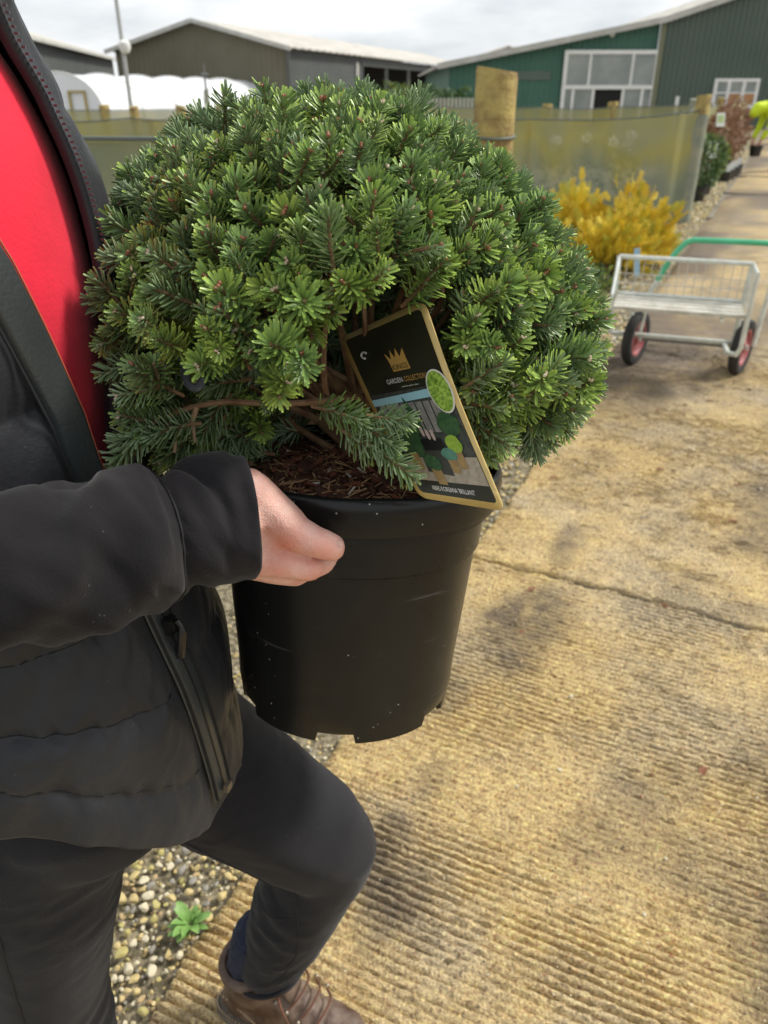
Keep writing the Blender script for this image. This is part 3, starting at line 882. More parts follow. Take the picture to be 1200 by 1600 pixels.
# ---- leafy shrub builder
def leaf_cloud(name, parent, mats_, n, rad, seed, leaf=(0.05, 0.02), lump=0.25, zmin=-1.0, fill=0.45, upright=0.3):
    r_ = random.Random(seed)
    mb = MB()
    for _ in range(n):
        d = Vector((r_.gauss(0, 1), r_.gauss(0, 1), r_.gauss(0, 1)))
        d.normalize()
        if d.z < zmin: d.z = -d.z * 0.3
        k = 1 + lump * (float(vn(d.x * 2.2 + 9, d.y * 2.2 + 9, d.z * 2.2 + 9, seed)) - 0.5) * 2
        rr_ = k * (fill + (1 - fill) * r_.random() ** 0.4)
        p = Vector((d.x * rad[0] * rr_, d.y * rad[1] * rr_, d.z * rad[2] * rr_))
        ax = (d + Vector((r_.gauss(0, .5), r_.gauss(0, .5), r_.gauss(0, .5) + upright))).normalized()
        sd_ = ax.orthogonal().normalized(); sd_.rotate(Quaternion(ax, r_.uniform(0, 6.28)))
        nn = ax.cross(sd_)
        L_, w_ = leaf[0] * r_.uniform(0.7, 1.3), leaf[1] * r_.uniform(0.7, 1.3)
        mb.add([p, p + ax * L_ * 0.5 + sd_ * w_ + nn * w_ * 0.3, p + ax * L_, p + ax * L_ * 0.5 - sd_ * w_ + nn * w_ * 0.3],
               [(0, 1, 2), (0, 2, 3)], r_.randrange(len(mats_)))
    o = mb.build(name, mats_, parent, None)
    return o
def plant_pot(parent, r_, h_, m_):
    mb = MB(); mb.lathe([(0.0, 0.0), (r_ * 0.78, 0), (r_ * 0.97, h_ * 0.9), (r_ * 1.05, h_ * 0.9), (r_ * 1.05, h_), (r_ * 0.95, h_), (r_ * 0.93, h_ * 0.85), (0, h_ * 0.85)], 20)
    return mb.build('pot', m_, parent)
m_pblack = mat('nursery_pot_plastic', (0.02, 0.02, 0.02), 0.4)
mg = lambda nm, c, v: mat(nm, c, 0.6, var=v, noise_scale=6)
m_lg = [mg('leaf_green', (0.07, 0.13, 0.035), (0.11, 0.19, 0.05)), mg('leaf_deep', (0.04, 0.09, 0.03), (0.06, 0.12, 0.04)), mg('leaf_lime', (0.19, 0.25, 0.04), (0.26, 0.31, 0.05))]
m_brownl = [mg('dry_brown', (0.25, 0.13, 0.075), (0.34, 0.20, 0.12)), mg('dry_tan', (0.38, 0.25, 0.15), (0.28, 0.15, 0.09)), mg('dry_rust', (0.20, 0.085, 0.05), (0.27, 0.13, 0.08))]
m_label = mat('white_label', (0.75, 0.77, 0.74), 0.5)
m_lprint = mat('label_print', (0.16, 0.42, 0.26), 0.5, var=(0.62, 0.60, 0.2), noise_scale=20)

# ---- golden conifers by the road
m_gold = [mg('gold_bright', (0.76, 0.58, 0.045), (0.82, 0.66, 0.08)), mg('gold_deep', (0.60, 0.42, 0.03), (0.68, 0.50, 0.04)), mg('gold_green', (0.44, 0.43, 0.05), (0.55, 0.50, 0.06))]
def golden(loc, rad, seed, label, n=330):
    n = int(n * 1.5)
    g_ = empty('golden_conifer', loc)
    tag(g_, label, 'conifer', 'golden conifers by the windbreak')
    plant_pot(g_, 0.15, 0.20, m_pblack)
    r_ = random.Random(seed); mb = MB()
    mb2 = MB(); mb2.tube([(0, 0, 0.15), (0.01, 0, rad[2] * 1.1)], [0.02, 0.006], 6)
    mb2.build('stem', mat('stem_bark', (0.16, 0.09, 0.05), 0.9), g_)
    for i in range(n):
        d = Vector((r_.gauss(0, 1), r_.gauss(0, 1), abs(r_.gauss(0.15, 0.9)) - 0.2)).normalized()
        k = 1 + 0.34 * (float(vn(d.x * 2.6 + 5, d.y * 2.6 + 5, d.z * 2.6 + 5, seed)) - 0.5) * 2
        rr_ = k * r_.uniform(0.30, 0.95)
        p = Vector((d.x * rad[0] * rr_, d.y * rad[1] * rr_, 0.27 + max(-0.25, d.z) * rad[2] * rr_))
        ax = (d * 0.8 + Vector((r_.gauss(0, .3), r_.gauss(0, .3), r_.gauss(0.45, .35)))).normalized()
        sd_ = ax.orthogonal().normalized(); sd_.rotate(Quaternion(ax, r_.uniform(0, 6.28)))
        nn = ax.cross(sd_)
        L_ = r_.uniform(0.08, 0.16); mi_ = r_.choices((0, 1, 2), (0.5, 0.28, 0.22))[0]
        # flat feathery spray: a midrib with side fronds
        def strip(a_, b_, w_):
            dd = (b_ - a_).normalized(); s_ = dd.cross(nn).normalized() * w_
            mb.add([a_ - s_, a_ + s_, b_ + s_ * 0.5 + nn * 0.004, b_ - s_ * 0.5 + nn * 0.004], [(0, 1, 2, 3)], mi_)
        strip(p, p + ax * L_, 0.004)
        for j in range(8):
            f = (j + 1) / 9
            b_ = p + ax * L_ * f + nn * 0.01 * math.sin(3 * f)
            ln = L_ * 0.42 * (1 - 0.55 * f)
            for s_ in (-1, 1):
                e_ = b_ + (ax * 0.75 + sd_ * s_ * 0.8).normalized() * ln + nn * r_.gauss(0, 0.008)
                strip(b_, e_, 0.0040)
                strip(b_ + (e_ - b_) * 0.45, b_ + (e_ - b_) * 0.45 + (ax + sd_ * s_ * 0.15).normalized() * ln * 0.5, 0.0045)
    mb.build('crown', m_gold, g_, None)
    return g_
golden((1.82, 7.75, -0.12), (0.36, 0.36, 0.50), 61, 'golden yellow feathery conifer standing farthest from the road, tight against the netting', 420)
golden((2.30, 7.55, -0.14), (0.42, 0.36, 0.50), 62, 'bushy golden yellow conifer beside the gravel edge of the road', 520)
golden((2.00, 7.15, -0.16), (0.46, 0.30, 0.36), 63, 'low golden conifer with greener sprays in front of two taller ones', 420)
# weeds and green stems under the gold shrubs
sh = empty('low_green_shrub', (1.70, 6.5, 0)); tag(sh, 'low lime green leafy plant at the foot of the golden conifers', 'plant')
leaf_cloud('foliage', sh, m_lg, 500, (0.22, 0.2, 0.16), 64, (0.05, 0.012), zmin=-0.1)

# ---- shrubs and labels in the far bed by the road
def potted(name, loc, rad, n, mats_, seed, label, cat, leaf=(0.06, 0.02), pot=0.16, group=None, lab=None):
    g_ = empty(name, loc)
    tag(g_, label, cat, group)
    plant_pot(g_, pot, pot * 1.3, m_pblack)
    mb = MB(); mb.tube([(0, 0, pot), (0, 0, pot * 1.2 + rad[2])], [0.015, 0.006], 6); mb.build('stem', m_postg, g_)
    o = leaf_cloud('foliage', g_, mats_, n, rad, seed, leaf); o.location = (0, 0, pot * 1.2 + rad[2] * 0.85)
    if lab:
        mb = MB(); mb.box((0, 0, 0), (0.16, 0.008, 0.22)); l_ = mb.build('plant_label', m_label, g_); l_.location = lab; l_.rotation_euler = (R(-12), 0, R(8))
        mb = MB(); mb.box((0, -0.006, 0.015), (0.12, 0.004, 0.13)); mb.build('label_picture', m_lprint, l_)
    return g_
potted('green_shrub', (4.67, 12.39, 0), (0.27, 0.27, 0.36), 900, m_lg[:2], 71, 'deep green potted shrub just beyond the netted fence post', 'shrub', (0.07, 0.018))
potted('lime_shrub', (5.09, 13.29, 0), (0.28, 0.28, 0.36), 900, [m_lg[0], m_lg[2]], 72, 'lime green potted shrub carrying a large white picture label', 'shrub', (0.07, 0.02), lab=(-0.06, -0.31, 0.66))
for i, (x, y, s_, lb) in enumerate(((6.28, 15.95, 1.05, (-0.2, -0.38, 1.0)), (6.80, 17.0, 1.15, None), (7.26, 18.0, 1.2, None))):
    potted('brown_shrub', (x, y, 0), (0.34 * s_, 0.34 * s_, 0.48 * s_), 1100, m_brownl, 75 + i,
           ('dry russet shrub with a small green printed label, first past the lime shrub', 'dry russet shrub in the middle of the row before the worker', 'dry russet shrub right beside the worker in yellow')[i], 'shrub', (0.07, 0.02), 0.2, 'dry russet shrubs in pots', lb)
for i, (x, y) in enumerate(((6.25, 15.3), (6.50, 15.75), (6.80, 16.3), (7.08, 16.85))):
    g_ = empty('empty_pot', (x, y, 0)); tag(g_, 'small black nursery pot with a white tag, before the russet shrubs', 'plant pot', 'small pots in front of the russet shrubs')
    plant_pot(g_, 0.12, 0.17, m_pblack)
    mb = MB(); mb.box((0.02, -0.04, 0.23), (0.09, 0.006, 0.13)); mb.build('plant_label', m_label, g_)
# pale blooms / tags seen through the netting
for i, (x, z) in enumerate(((2.05, 0.86), (2.42, 0.90), (2.75, 0.84), (2.95, 0.92), (2.92, 0.80))):
    g_ = empty('potted_bloom', (x * 1.12, 11.4, 0)); tag(g_, 'white flowering pot plant standing behind the yellowed netting', 'plant', 'white flowering plants behind the netting')
    plant_pot(g_, 0.11, 0.15, m_pblack)
    o = leaf_cloud('foliage', g_, m_lg[:2], 160, (0.16, 0.16, 0.3), 90 + i, (0.06, 0.02)); o.location = (0, 0, 0.45)
    o = leaf_cloud('blossom', g_, [m_white], 70, (0.06, 0.05, 0.05), 96 + i, (0.035, 0.02), fill=0.0); o.location = (0, 0, z)

# ---- hedge plants and picket fence before the sheds
for i, (x, rx, rz, mi_) in enumerate(((-0.6, 0.7, 0.42, 0), (0.45, 0.7, 0.5, 2), (1.35, 0.6, 0.46, 1), (2.25, 0.62, 0.42, 1))):
    g_ = empty('hedge_plant', (x, 27, 0))
    tag(g_, ('rounded mid green hedge bush at the end beside the open barn', 'pale lime green hedge bush behind the white picket fence', 'dark green hedge bush behind the middle of the picket fence', 'dark green hedge bush close to the teal barn')[i], 'bush', 'hedge bushes by the picket fence')
    mb = MB(); mb.tube([(0, 0, 0), (0, 0, 1.0)], 0.03, 6); mb.build('stem', m_postg, g_)
    o = leaf_cloud('foliage', g_, [m_lg[mi_], m_lg[0]], 1100, (rx, 0.5, rz + 0.25), 110 + i, (0.11, 0.035)); o.location = (0, 0, 0.95)
pf = empty('picket_fence', (0.5, 25.4, 0)); tag(pf, 'low pale picket fence in front of the hedge bushes', 'fence')
m_pick = mat('pale_pickets', (0.55, 0.54, 0.47), 0.8, var=(0.44, 0.42, 0.35), noise_scale=4)
for i in range(24):
    mb = MB(); mb.box((0, 0, 0.65), (0.07, 0.025, 1.3)); o = mb.build('picket', m_pick, pf); o.location = (i * 0.115, 0, 0.0)
for z in (0.4, 1.0):
    mb = MB(); mb.box((1.3, 0.03, z), (2.8, 0.03, 0.08)); mb.build('rail', m_pick, pf)

# ---- nursery trolley
m_tube = mat('white_tube', (0.66, 0.70, 0.66), 0.45, var=(0.52, 0.54, 0.48), noise_scale=20)
m_wiremesh = mat('pale_wire', (0.50, 0.48, 0.42), 0.5)
m_greent = mat('green_tube', (0.06, 0.40, 0.20), 0.4, var=(0.08, 0.46, 0.25), noise_scale=10)
m_tyre = mat('tyre', (0.025, 0.025, 0.025), 0.8)
m_hub = mat('faded_red_hub', (0.42, 0.12, 0.12), 0.6, var=(0.30, 0.10, 0.10), noise_scale=15)
m_slat = mat('weathered_slat', (0.52, 0.51, 0.45), 0.8, var=(0.38, 0.36, 0.30), noise_scale=18)
ux, uy = Vector((0.948, -0.318, 0)), Vector((-0.318, -0.948, 0))      # across, towards the viewer
ct = empty('nursery_trolley', (1.317, 4.454, 0))
tag(ct, 'two wheeled nursery trolley with white wire basket and green handle on the road', 'trolley')
CP = lambda a_, b_, z_: ux * a_ + uy * b_ + Vector((0, 0, z_))
CW, CD, ZT, ZB = 0.69, 0.30, 0.62, 0.45
def tb(name, pts, r_, m_, par=ct, n=9):
    mb = MB(); mb.tube(pts, r_, n); return mb.build(name, m_, par)
tb('top_rail', [CP(0, 0, ZT), CP(CW, 0, ZT), CP(CW, CD, ZT)], 0.013, m_tube)
tb('leg', [CP(0, 0, ZT), CP(0, 0, 0.24), CP(0.01, 0.0, 0.19)], 0.014, m_tube)
tb('leg', [CP(CW, 0, ZT), CP(CW - 0.01, 0, 0.22), CP(CW - 0.02, 0, 0.14)], 0.016, m_tube)
tb('leg', [CP(CW, 0.28, ZT), CP(CW, 0.28, 0.24), CP(CW - 0.015, 0.27, 0.20), CP(CW - 0.05, 0.2, 0.185), CP(CW - 0.06, 0.0, 0.185)], 0.013, m_tube)
tb('side_rail', [CP(0.0, 0, ZT), CP(0.0, CD, ZB + 0.02), CP(0.0, CD, ZB - 0.05)], 0.008, m_tube)
tb('cross_bar', [CP(0.01, 0, 0.19), CP(CW - 0.02, 0, 0.19)], 0.014, m_tube)
tb('lower_rail', [CP(0.02, 0.0, ZB - 0.03), CP(CW, 0.0, ZB - 0.03)], 0.010, m_tube)
# wire mesh sides
def mesh_side(a0, b0, a1, b1):
    mb = MB()
    L_ = math.hypot(a1 - a0, b1 - b0); n = int(L_ / 0.045)
    for i in range(n + 1):
        f = i / n
        mb.tube([CP(a0 + (a1 - a0) * f, b0 + (b1 - b0) * f, ZT), CP(a0 + (a1 - a0) * f, b0 + (b1 - b0) * f, ZB - 0.02)], 0.0022, 4, False)
    for z in (ZB - 0.02, ZB + 0.03, ZB + 0.08):
        mb.tube([CP(a0, b0, z), CP(a1, b1, z)], 0.0026, 4, False)
    return mb.build('wire_side', m_wiremesh, ct)
mesh_side(0, 0, CW, 0); mesh_side(CW, 0, CW, CD)
for i in range(4):
    b_ = 0.045 + i * 0.075
    mb = MB(); mb.beam(CP(0.015, b_, ZB - 0.045), CP(CW - 0.015, b_, ZB - 0.045), 0.062, 0.018); mb.build('slat', m_slat, ct)
tb('bearer', [CP(0.12, 0, ZB - 0.068), CP(0.12, CD, ZB - 0.068)], 0.010, m_tube); tb('bearer', [CP(CW - 0.12, 0, ZB - 0.068), CP(CW - 0.12, CD, ZB - 0.068)], 0.010, m_tube)
# handle: white lower uprights, green grip loop leaning away
hb = bez([CP(0.17, -0.05, 0.17), CP(0.19, -0.05, 0.40), CP(0.225, -0.06, 0.50)], 4)
tb('upright', hb, 0.013, m_tube)
tb('upright', [CP(CW + 0.10, -0.05, 0.17), CP(CW + 0.12, -0.06, 0.50)], 0.013, m_tube)
tb('handle', [tuple(v) for v in bez([CP(0.222, -0.06, 0.49), CP(0.27, -0.08, 0.60), CP(0.33, -0.10, 0.685), CP(0.365, -0.105, 0.705), CP(0.42, -0.105, 0.71), CP(0.80, -0.105, 0.71), CP(0.86, -0.10, 0.68), CP(CW + 0.12, -0.06, 0.49)], 5)], 0.0155, m_greent, n=10)
tb('axle', [CP(0.10, -0.06, 0.155), CP(CW + 0.08, -0.06, 0.155)], 0.011, m_steel)
for a_ in (0.155, CW + 0.045):
    wh = empty('wheel'); wh.parent = ct
    wh.location = CP(a_, -0.06, 0.155)
    wh.rotation_euler = (0, 0, R(-38))
    mb = MB()
    prof = [(0.105, -0.022), (0.128, -0.030), (0.148, -0.026), (0.156, -0.012), (0.156, 0.012), (0.148, 0.026), (0.128, 0.030), (0.105, 0.022), (0.105, -0.022)]
    mb.lathe(prof, 32); ty = mb.mesh('tyre', m_tyre)
    ty.transform(Matrix.Rotation(R(90), 4, 'Y')); link('tyre', ty, wh)
    mb = MB(); mb.lathe([(0.0, -0.020), (0.03, -0.020), (0.035, -0.006), (0.085, -0.004), (0.092, -0.018), (0.108, -0.020), (0.108, 0.020), (0.092, 0.018), (0.085, 0.004), (0.035, 0.006), (0.03, 0.020), (0.0, 0.020)], 24)
    hb_ = mb.mesh('rim', m_hub); hb_.transform(Matrix.Rotation(R(90), 4, 'Y')); link('rim', hb_, wh)
    mb = MB(); mb.lathe([(0.0, -0.034), (0.014, -0.034), (0.016, 0.034), (0.0, 0.034)], 12); cp_ = mb.mesh('hub_cap', m_tube); cp_.transform(Matrix.Rotation(R(90), 4, 'Y')); link('hub_cap', cp_, wh)
# blue label strip standing behind the trolley
mb = MB(); mb.tube([(0, 0, 0), (0.002, 0, 0.32), (-0.02, 0.01, 0.40)], 0.004, 5); bl = mb.build('label_stick', mat('stick', (0.5, 0.5, 0.45), 0.6)); bl.location = (1.66, 5.02, 0.12)
tag(bl, 'pale blue plant tag on a thin stick behind the trolley basket', 'plant tag')
mb = MB(); mb.beam((0.004, -0.004, 0.30), (-0.02, -0.002, 0.47), 0.035, 0.003, up=(0, 1, 0)); mb.build('blue_tag', mat('pale_blue', (0.33, 0.55, 0.72), 0.5), bl)
bl.location = (1.60, 5.0, 0.10)

# ---- worker in yellow bending to a pot
m_hiviz = mat('hi_viz_yellow', (0.62, 0.78, 0.02), 0.7, var=(0.55, 0.72, 0.02), noise_scale=10)
m_jean = mat('blue_jeans', (0.035, 0.055, 0.12), 0.85, var=(0.05, 0.075, 0.16), noise_scale=12)
m_shoe = mat('tan_shoe', (0.38, 0.12, 0.05), 0.6)
m_skin = mat('skin', (0.56, 0.30, 0.22), 0.5)
wk = empty('person', (7.92, 17.35, 0))
tag(wk, 'person in a bright yellow jacket and blue jeans bending down to a black pot', 'person')
hip, sh_, hd = (0.22, 0.05, 0.88), (-0.22, -0.02, 1.16), (-0.43, -0.03, 1.14)
body = [[(*hip, 0.12), (0.0, 0.0, 1.06, 0.13), (*sh_, 0.12)], [(*sh_, 0.07), (*hd, 0.07)], [(*hd, 0.095), (-0.48, -0.03, 1.09, 0.08)],
        [(0.22, -0.06, 0.86, 0.085), (0.12, -0.07, 0.48, 0.058), (0.20, -0.07, 0.10, 0.04)], [(0.22, 0.14, 0.86, 0.085), (0.30, 0.15, 0.47, 0.058), (0.42, 0.15, 0.10, 0.04)],
        [(0.20, -0.07, 0.05, 0.035), (0.05, -0.08, 0.04, 0.03)], [(0.42, 0.15, 0.05, 0.035), (0.28, 0.15, 0.04, 0.03)],
        [(-0.22, -0.17, 1.15, 0.055), (-0.20, -0.20, 0.88, 0.042), (-0.30, -0.16, 0.62, 0.03), (-0.33, -0.14, 0.52, 0.03)],
        [(-0.22, 0.13, 1.15, 0.055), (-0.24, 0.17, 0.88, 0.042), (-0.36, 0.1, 0.62, 0.03), (-0.38, 0.08, 0.52, 0.03)]]
for k_, s_ in ((-0.14, -1), (0.08, 1)):
    for j in range(4):
        body.append([(-0.335 - 0.02 * j, k_ + 0.01 * s_, 0.52, 0.010), (-0.345 - 0.02 * j, k_, 0.445, 0.009)])
    body.append([(-0.31, k_, 0.53, 0.011), (-0.285, k_ + 0.02, 0.48, 0.010)])
blob('body', body, 0.014, m_skin, wk, 3)
blob('jacket', [[(0.18, 0.05, 0.90, 0.155), (0.0, 0.0, 1.06, 0.165), (*sh_, 0.15)], [(-0.22, 0.0, 1.18, 0.12), (-0.44, -0.03, 1.15, 0.125), (-0.50, -0.03, 1.08, 0.10)],
                [(-0.22, -0.15, 1.15, 0.085), (-0.20, -0.20, 0.88, 0.068), (-0.29, -0.165, 0.64, 0.05)], [(-0.22, 0.13, 1.15, 0.085), (-0.24, 0.17, 0.88, 0.068), (-0.35, 0.11, 0.64, 0.05)]], 0.016, m_hiviz, wk, 3)
blob('jeans', [[(0.22, 0.04, 0.88, 0.14), (0.22, -0.06, 0.82, 0.105), (0.12, -0.07, 0.48, 0.075), (0.20, -0.07, 0.12, 0.062)], [(0.22, 0.10, 0.85, 0.12), (0.30, 0.15, 0.47, 0.075), (0.42, 0.15, 0.12, 0.062)]], 0.016, m_jean, wk, 3)
for x, y in ((0.20, -0.07), (0.42, 0.15)):
    blob('shoe', [[(x, y, 0.055, 0.052), (x - 0.10, y, 0.045, 0.045), (x - 0.17, y - 0.005, 0.035, 0.034)]], 0.012, m_shoe, wk, 3)
mb = MB()
for z0, y_ in ((0.80, -0.2),): mb.lathe([(0.070, -0.03), (0.073, 0.03)], 16)
o = mb.build('reflective_band', mat('reflective_grey', (0.55, 0.56, 0.55), 0.4), wk); o.location = (-0.225, -0.19, 0.80)
bp_ = empty('black_pot', (7.55, 17.22, 0.30)); tag(bp_, 'black plastic pot held by the bending worker in yellow', 'plant pot')
plant_pot(bp_, 0.13, 0.19, m_pblack)

# ================================================================== PERSON WITH THE POT
per = empty('person', (-0.33, 0.64, 0))
tag(per, 'person in black quilted gilet, red top and brown boots carrying the potted fir', 'person')
def wpart(o, parent=per):
    o.parent = parent
    if parent is per: o.location = -per.location
    return o

FA = R(-10)
FV = np.array([math.cos(FA), math.sin(FA)]); RV = np.array([math.sin(FA), -math.cos(FA)])   # forward, towards the person's right
LV = bez([(0.64, -0.314, 0.625, 0.148, 0.180), (0.75, -0.319, 0.625, 0.148, 0.182), (0.90, -0.333, 0.63, 0.148, 0.180), (1.00, -0.352, 0.635, 0.143, 0.178),
          (1.13, -0.384, 0.64, 0.143, 0.182), (1.28, -0.392, 0.64, 0.148, 0.188), (1.36, -0.392, 0.64, 0.142, 0.182), (1.42, -0.388, 0.64, 0.125, 0.150),
          (1.46, -0.382, 0.64, 0.108, 0.112), (1.50, -0.378, 0.64, 0.102, 0.096), (1.58, -0.372, 0.64, 0.108, 0.098)], 10)
def lv(z, k): return np.interp(z, LV[:, 0], LV[:, k])
def torso(z, th, off=0.0):
    z = np.asarray(z, float); th = np.asarray(th, float)
    d, w = lv(z, 3) + off, lv(z, 4) + off
    f = d * np.cos(th); r_ = w * np.sin(th)
    return lv(z, 1) + FV[0] * f + RV[0] * r_, lv(z, 2) + FV[1] * f + RV[1] * r_
def inside_torso(p, marg=0.02):
    x, y, z = p
    if z > 1.42 or z < 0.64: return False
    dx, dy = x - float(lv(z, 1)), y - float(lv(z, 2))
    f = dx * FV[0] + dy * FV[1]; r_ = dx * RV[0] + dy * RV[1]
    return (f / (float(lv(z, 3)) + marg)) ** 2 + (r_ / (float(lv(z, 4)) + marg)) ** 2 < 1

def cloth_mat(name, col, rough, sheen, bumpscale, bumpd, specks=0.0, spec=0.4):
    m = mat(name, col, rough, spec=spec, sheen=sheen, bump=(bumpscale, 0.5, bumpd), var=tuple(c * 1.35 + 0.002 for c in col), noise_scale=9)
    if specks:
        t, N, Lk, B = nodes_of(m)
        tc = N.new('ShaderNodeTexCoord')
        v = N.new('ShaderNodeTexVoronoi'); v.inputs['Scale'].default_value = 130; Lk.new(tc.outputs['Object'], v.inputs['Vector'])
        c_ = N.new('ShaderNodeMath'); c_.operation = 'LESS_THAN'; c_.inputs[1].default_value = 0.085; Lk.new(v.outputs['Distance'], c_.inputs[0])
        n2_ = N.new('ShaderNodeTexNoise'); n2_.inputs['Scale'].default_value = 24; n2_.inputs['Detail'].default_value = 4; Lk.new(tc.outputs['Object'], n2_.inputs['Vector'])
        g_ = N.new('ShaderNodeMath'); g_.operation = 'GREATER_THAN'; g_.inputs[1].default_value = 0.56; Lk.new(n2_.outputs['Fac'], g_.inputs[0])
        mu = N.new('ShaderNodeMath'); mu.operation = 'MULTIPLY'; Lk.new(c_.outputs[0], mu.inputs[0]); Lk.new(g_.outputs[0], mu.inputs[1])
        mu2 = N.new('ShaderNodeMath'); mu2.operation = 'MULTIPLY'; mu2.inputs[1].default_value = specks; Lk.new(mu.outputs[0], mu2.inputs[0])
        x = N.new('ShaderNodeMixRGB'); x.inputs[2].default_value = (0.45, 0.42, 0.38, 1)
        src = B.inputs['Base Color'].links[0].from_socket
        Lk.new(mu2.outputs[0], x.inputs[0]); Lk.new(src, x.inputs[1]); Lk.new(x.outputs[0], B.inputs['Base Color'])
    return m
m_gilet = cloth_mat('black_nylon', (0.0185, 0.0195, 0.0225), 0.50, 0.06, 260, 0.0012, 0.12, spec=0.28)
m_tape = cloth_mat('zip_tape', (0.030, 0.035, 0.036), 0.34, 0.0, 300, 0.001, spec=0.5)
m_soft = cloth_mat('softshell', (0.0100, 0.0092, 0.0105), 0.92, 0.11, 420, 0.0012, 0.12, spec=0.15)
m_leg = cloth_mat('legging_cotton', (0.0140, 0.0140, 0.0165), 0.92, 0.09, 380, 0.0012, 0.10, spec=0.15)
m_red = cloth_mat('red_jersey', (0.62, 0.010, 0.035), 0.75, 0.15, 300, 0.0014, spec=0.25)
m_thread = mat('thread', (0.008, 0.008, 0.009), 0.8)
m_blackp = mat('black_zip_plastic', (0.012, 0.012, 0.013), 0.3)
m_metal = mat('grey_metal', (0.20, 0.17, 0.13), 0.5, metal=0.6)

# ---- red top
zz = np.linspace(0.762, 1.47, 90); tt = np.linspace(R(-100), R(150), 120)
ZZ, TT = np.meshgrid(zz, tt, indexing='ij')
off = -0.016 + 0.012 * np.exp(-((ZZ - 1.25) / 0.10) ** 2) * np.exp(-((TT - R(22)) / R(45)) ** 2) + (fbm(TT * 6, ZZ * 22, oct=3, seed=51) - 0.5) * 0.004 * smooth(1.3, 1.0, ZZ)
XX, YY = torso(ZZ, TT, off)
o = wpart(link('red_top', grid_mesh('red_top', XX, YY, ZZ + 0.098 * smooth(1.0, 0.762, ZZ) * smooth(R(8), R(75), TT), m_red)))

# ---- quilted gilet shell
Z0, Z1 = 0.765, 1.565
ZOPEN = 1.03
def th_zip(z): return np.interp(z, [0.66, 0.80, 0.95, 1.03], [R(7), R(7), R(9), R(9)])
def th_near(z):
    return np.interp(z, [0.66, 0.80, 0.95, ZOPEN, 1.10, 1.20, 1.32, 1.42, 1.52], [R(7), R(7), R(9), R(9), R(9.5), R(13), R(22), R(33), R(48)])
def th_far(z):
    return np.interp(z, [0.66, 0.80, 0.95, ZOPEN, 1.10, 1.20, 1.32, 1.42, 1.52], [R(7), R(7), R(9), R(9), R(4), R(-6), R(-14), R(-18), R(-14)])
SEAMP = 0.098
def quilt(z, th):
    zt_ = z + 0.012 * np.sin(th * 1.3 + 0.6)
    f = ((zt_ - 0.735) / SEAMP); fr = f - np.floor(f)
    e = np.minimum(fr, 1 - fr) * 2
    puff = 0.0050 * (1 - (1 - np.clip(e, 0, 1)) ** 3.2)
    near_seam = np.exp(-(e / 0.35) ** 2)
    arc = th * 0.17
    diag = arc + (z) * 0.55
    w1 = (fbm(diag * 46, z * 9 - arc * 5, oct=3, seed=61) - 0.5) * 0.0080
    w2 = (fbm(arc * 95 + 9, np.floor(f + 0.5) * 7.3 + z * 5, oct=2, seed=62) - 0.5) * 0.0085 * near_seam
    w3 = (fbm(arc * 9, z * 9, oct=2, seed=63) - 0.5) * 0.014
    return puff + w1 + w2 + w3
nz, nu = 250, 420
zz = np.linspace(Z0, Z1, nz); uu = np.linspace(0, 1, nu)
uu = np.where(uu < 0.5, 0.5 * (uu / 0.5) ** 1.25, 1 - 0.5 * ((1 - uu) / 0.5) ** 1.25)
ZZ, UU = np.meshgrid(zz, uu, indexing='ij')
TN, TF = th_near(ZZ), th_far(ZZ)
TT = TN + (TF + 2 * np.pi - TN) * UU
Zs = ZZ.copy()
off = 0.004 + quilt(ZZ, TT)
# distance (arc) from the two front edges
dN = (TT - TN) * 0.165; dF = (TF + 2 * np.pi - TT) * 0.165
opn = smooth(ZOPEN, 1.14, ZZ)
off = 0.003 + (off - 0.003) * smooth(0.006, 0.035, np.minimum(dN, dF))
flare = np.exp(-(dF / 0.045) ** 2) * opn * np.interp(ZZ, [1.0, 1.10, 1.2, 1.30, 1.40, 1.56], [0.0, 0.006, 0.010, 0.010, 0.004, 0.0])
flareN = np.exp(-(dN / 0.06) ** 2) * opn * 0.012
XX, YY = torso(ZZ, TT, off + flareN)
XX = XX + FV[0] * flare; YY = YY + FV[1] * flare
# lower hem dips at the side and kicks out a little
hem = smooth(0.86, Z0, ZZ)
raised = smooth(1.08, Z0, ZZ) * 0.105 * smooth(R(8), R(75), TT) * (1 - 0.45 * smooth(R(110), R(250), TT)) * (1 - smooth(R(290), R(350), TT))
Zs = Zs + raised * smooth(1.08, Z0, ZZ) ** 0.3
Zs = Zs - hem * 0.022 * np.clip(np.cos(TT), 0, 1) ** 2
me = grid_mesh('gilet', XX, YY, Zs, m_gilet)
gil = wpart(link('gilet', me))
sm = gil.modifiers.new('thickness', 'SOLIDIFY'); sm.thickness = 0.010; sm.offset = 1

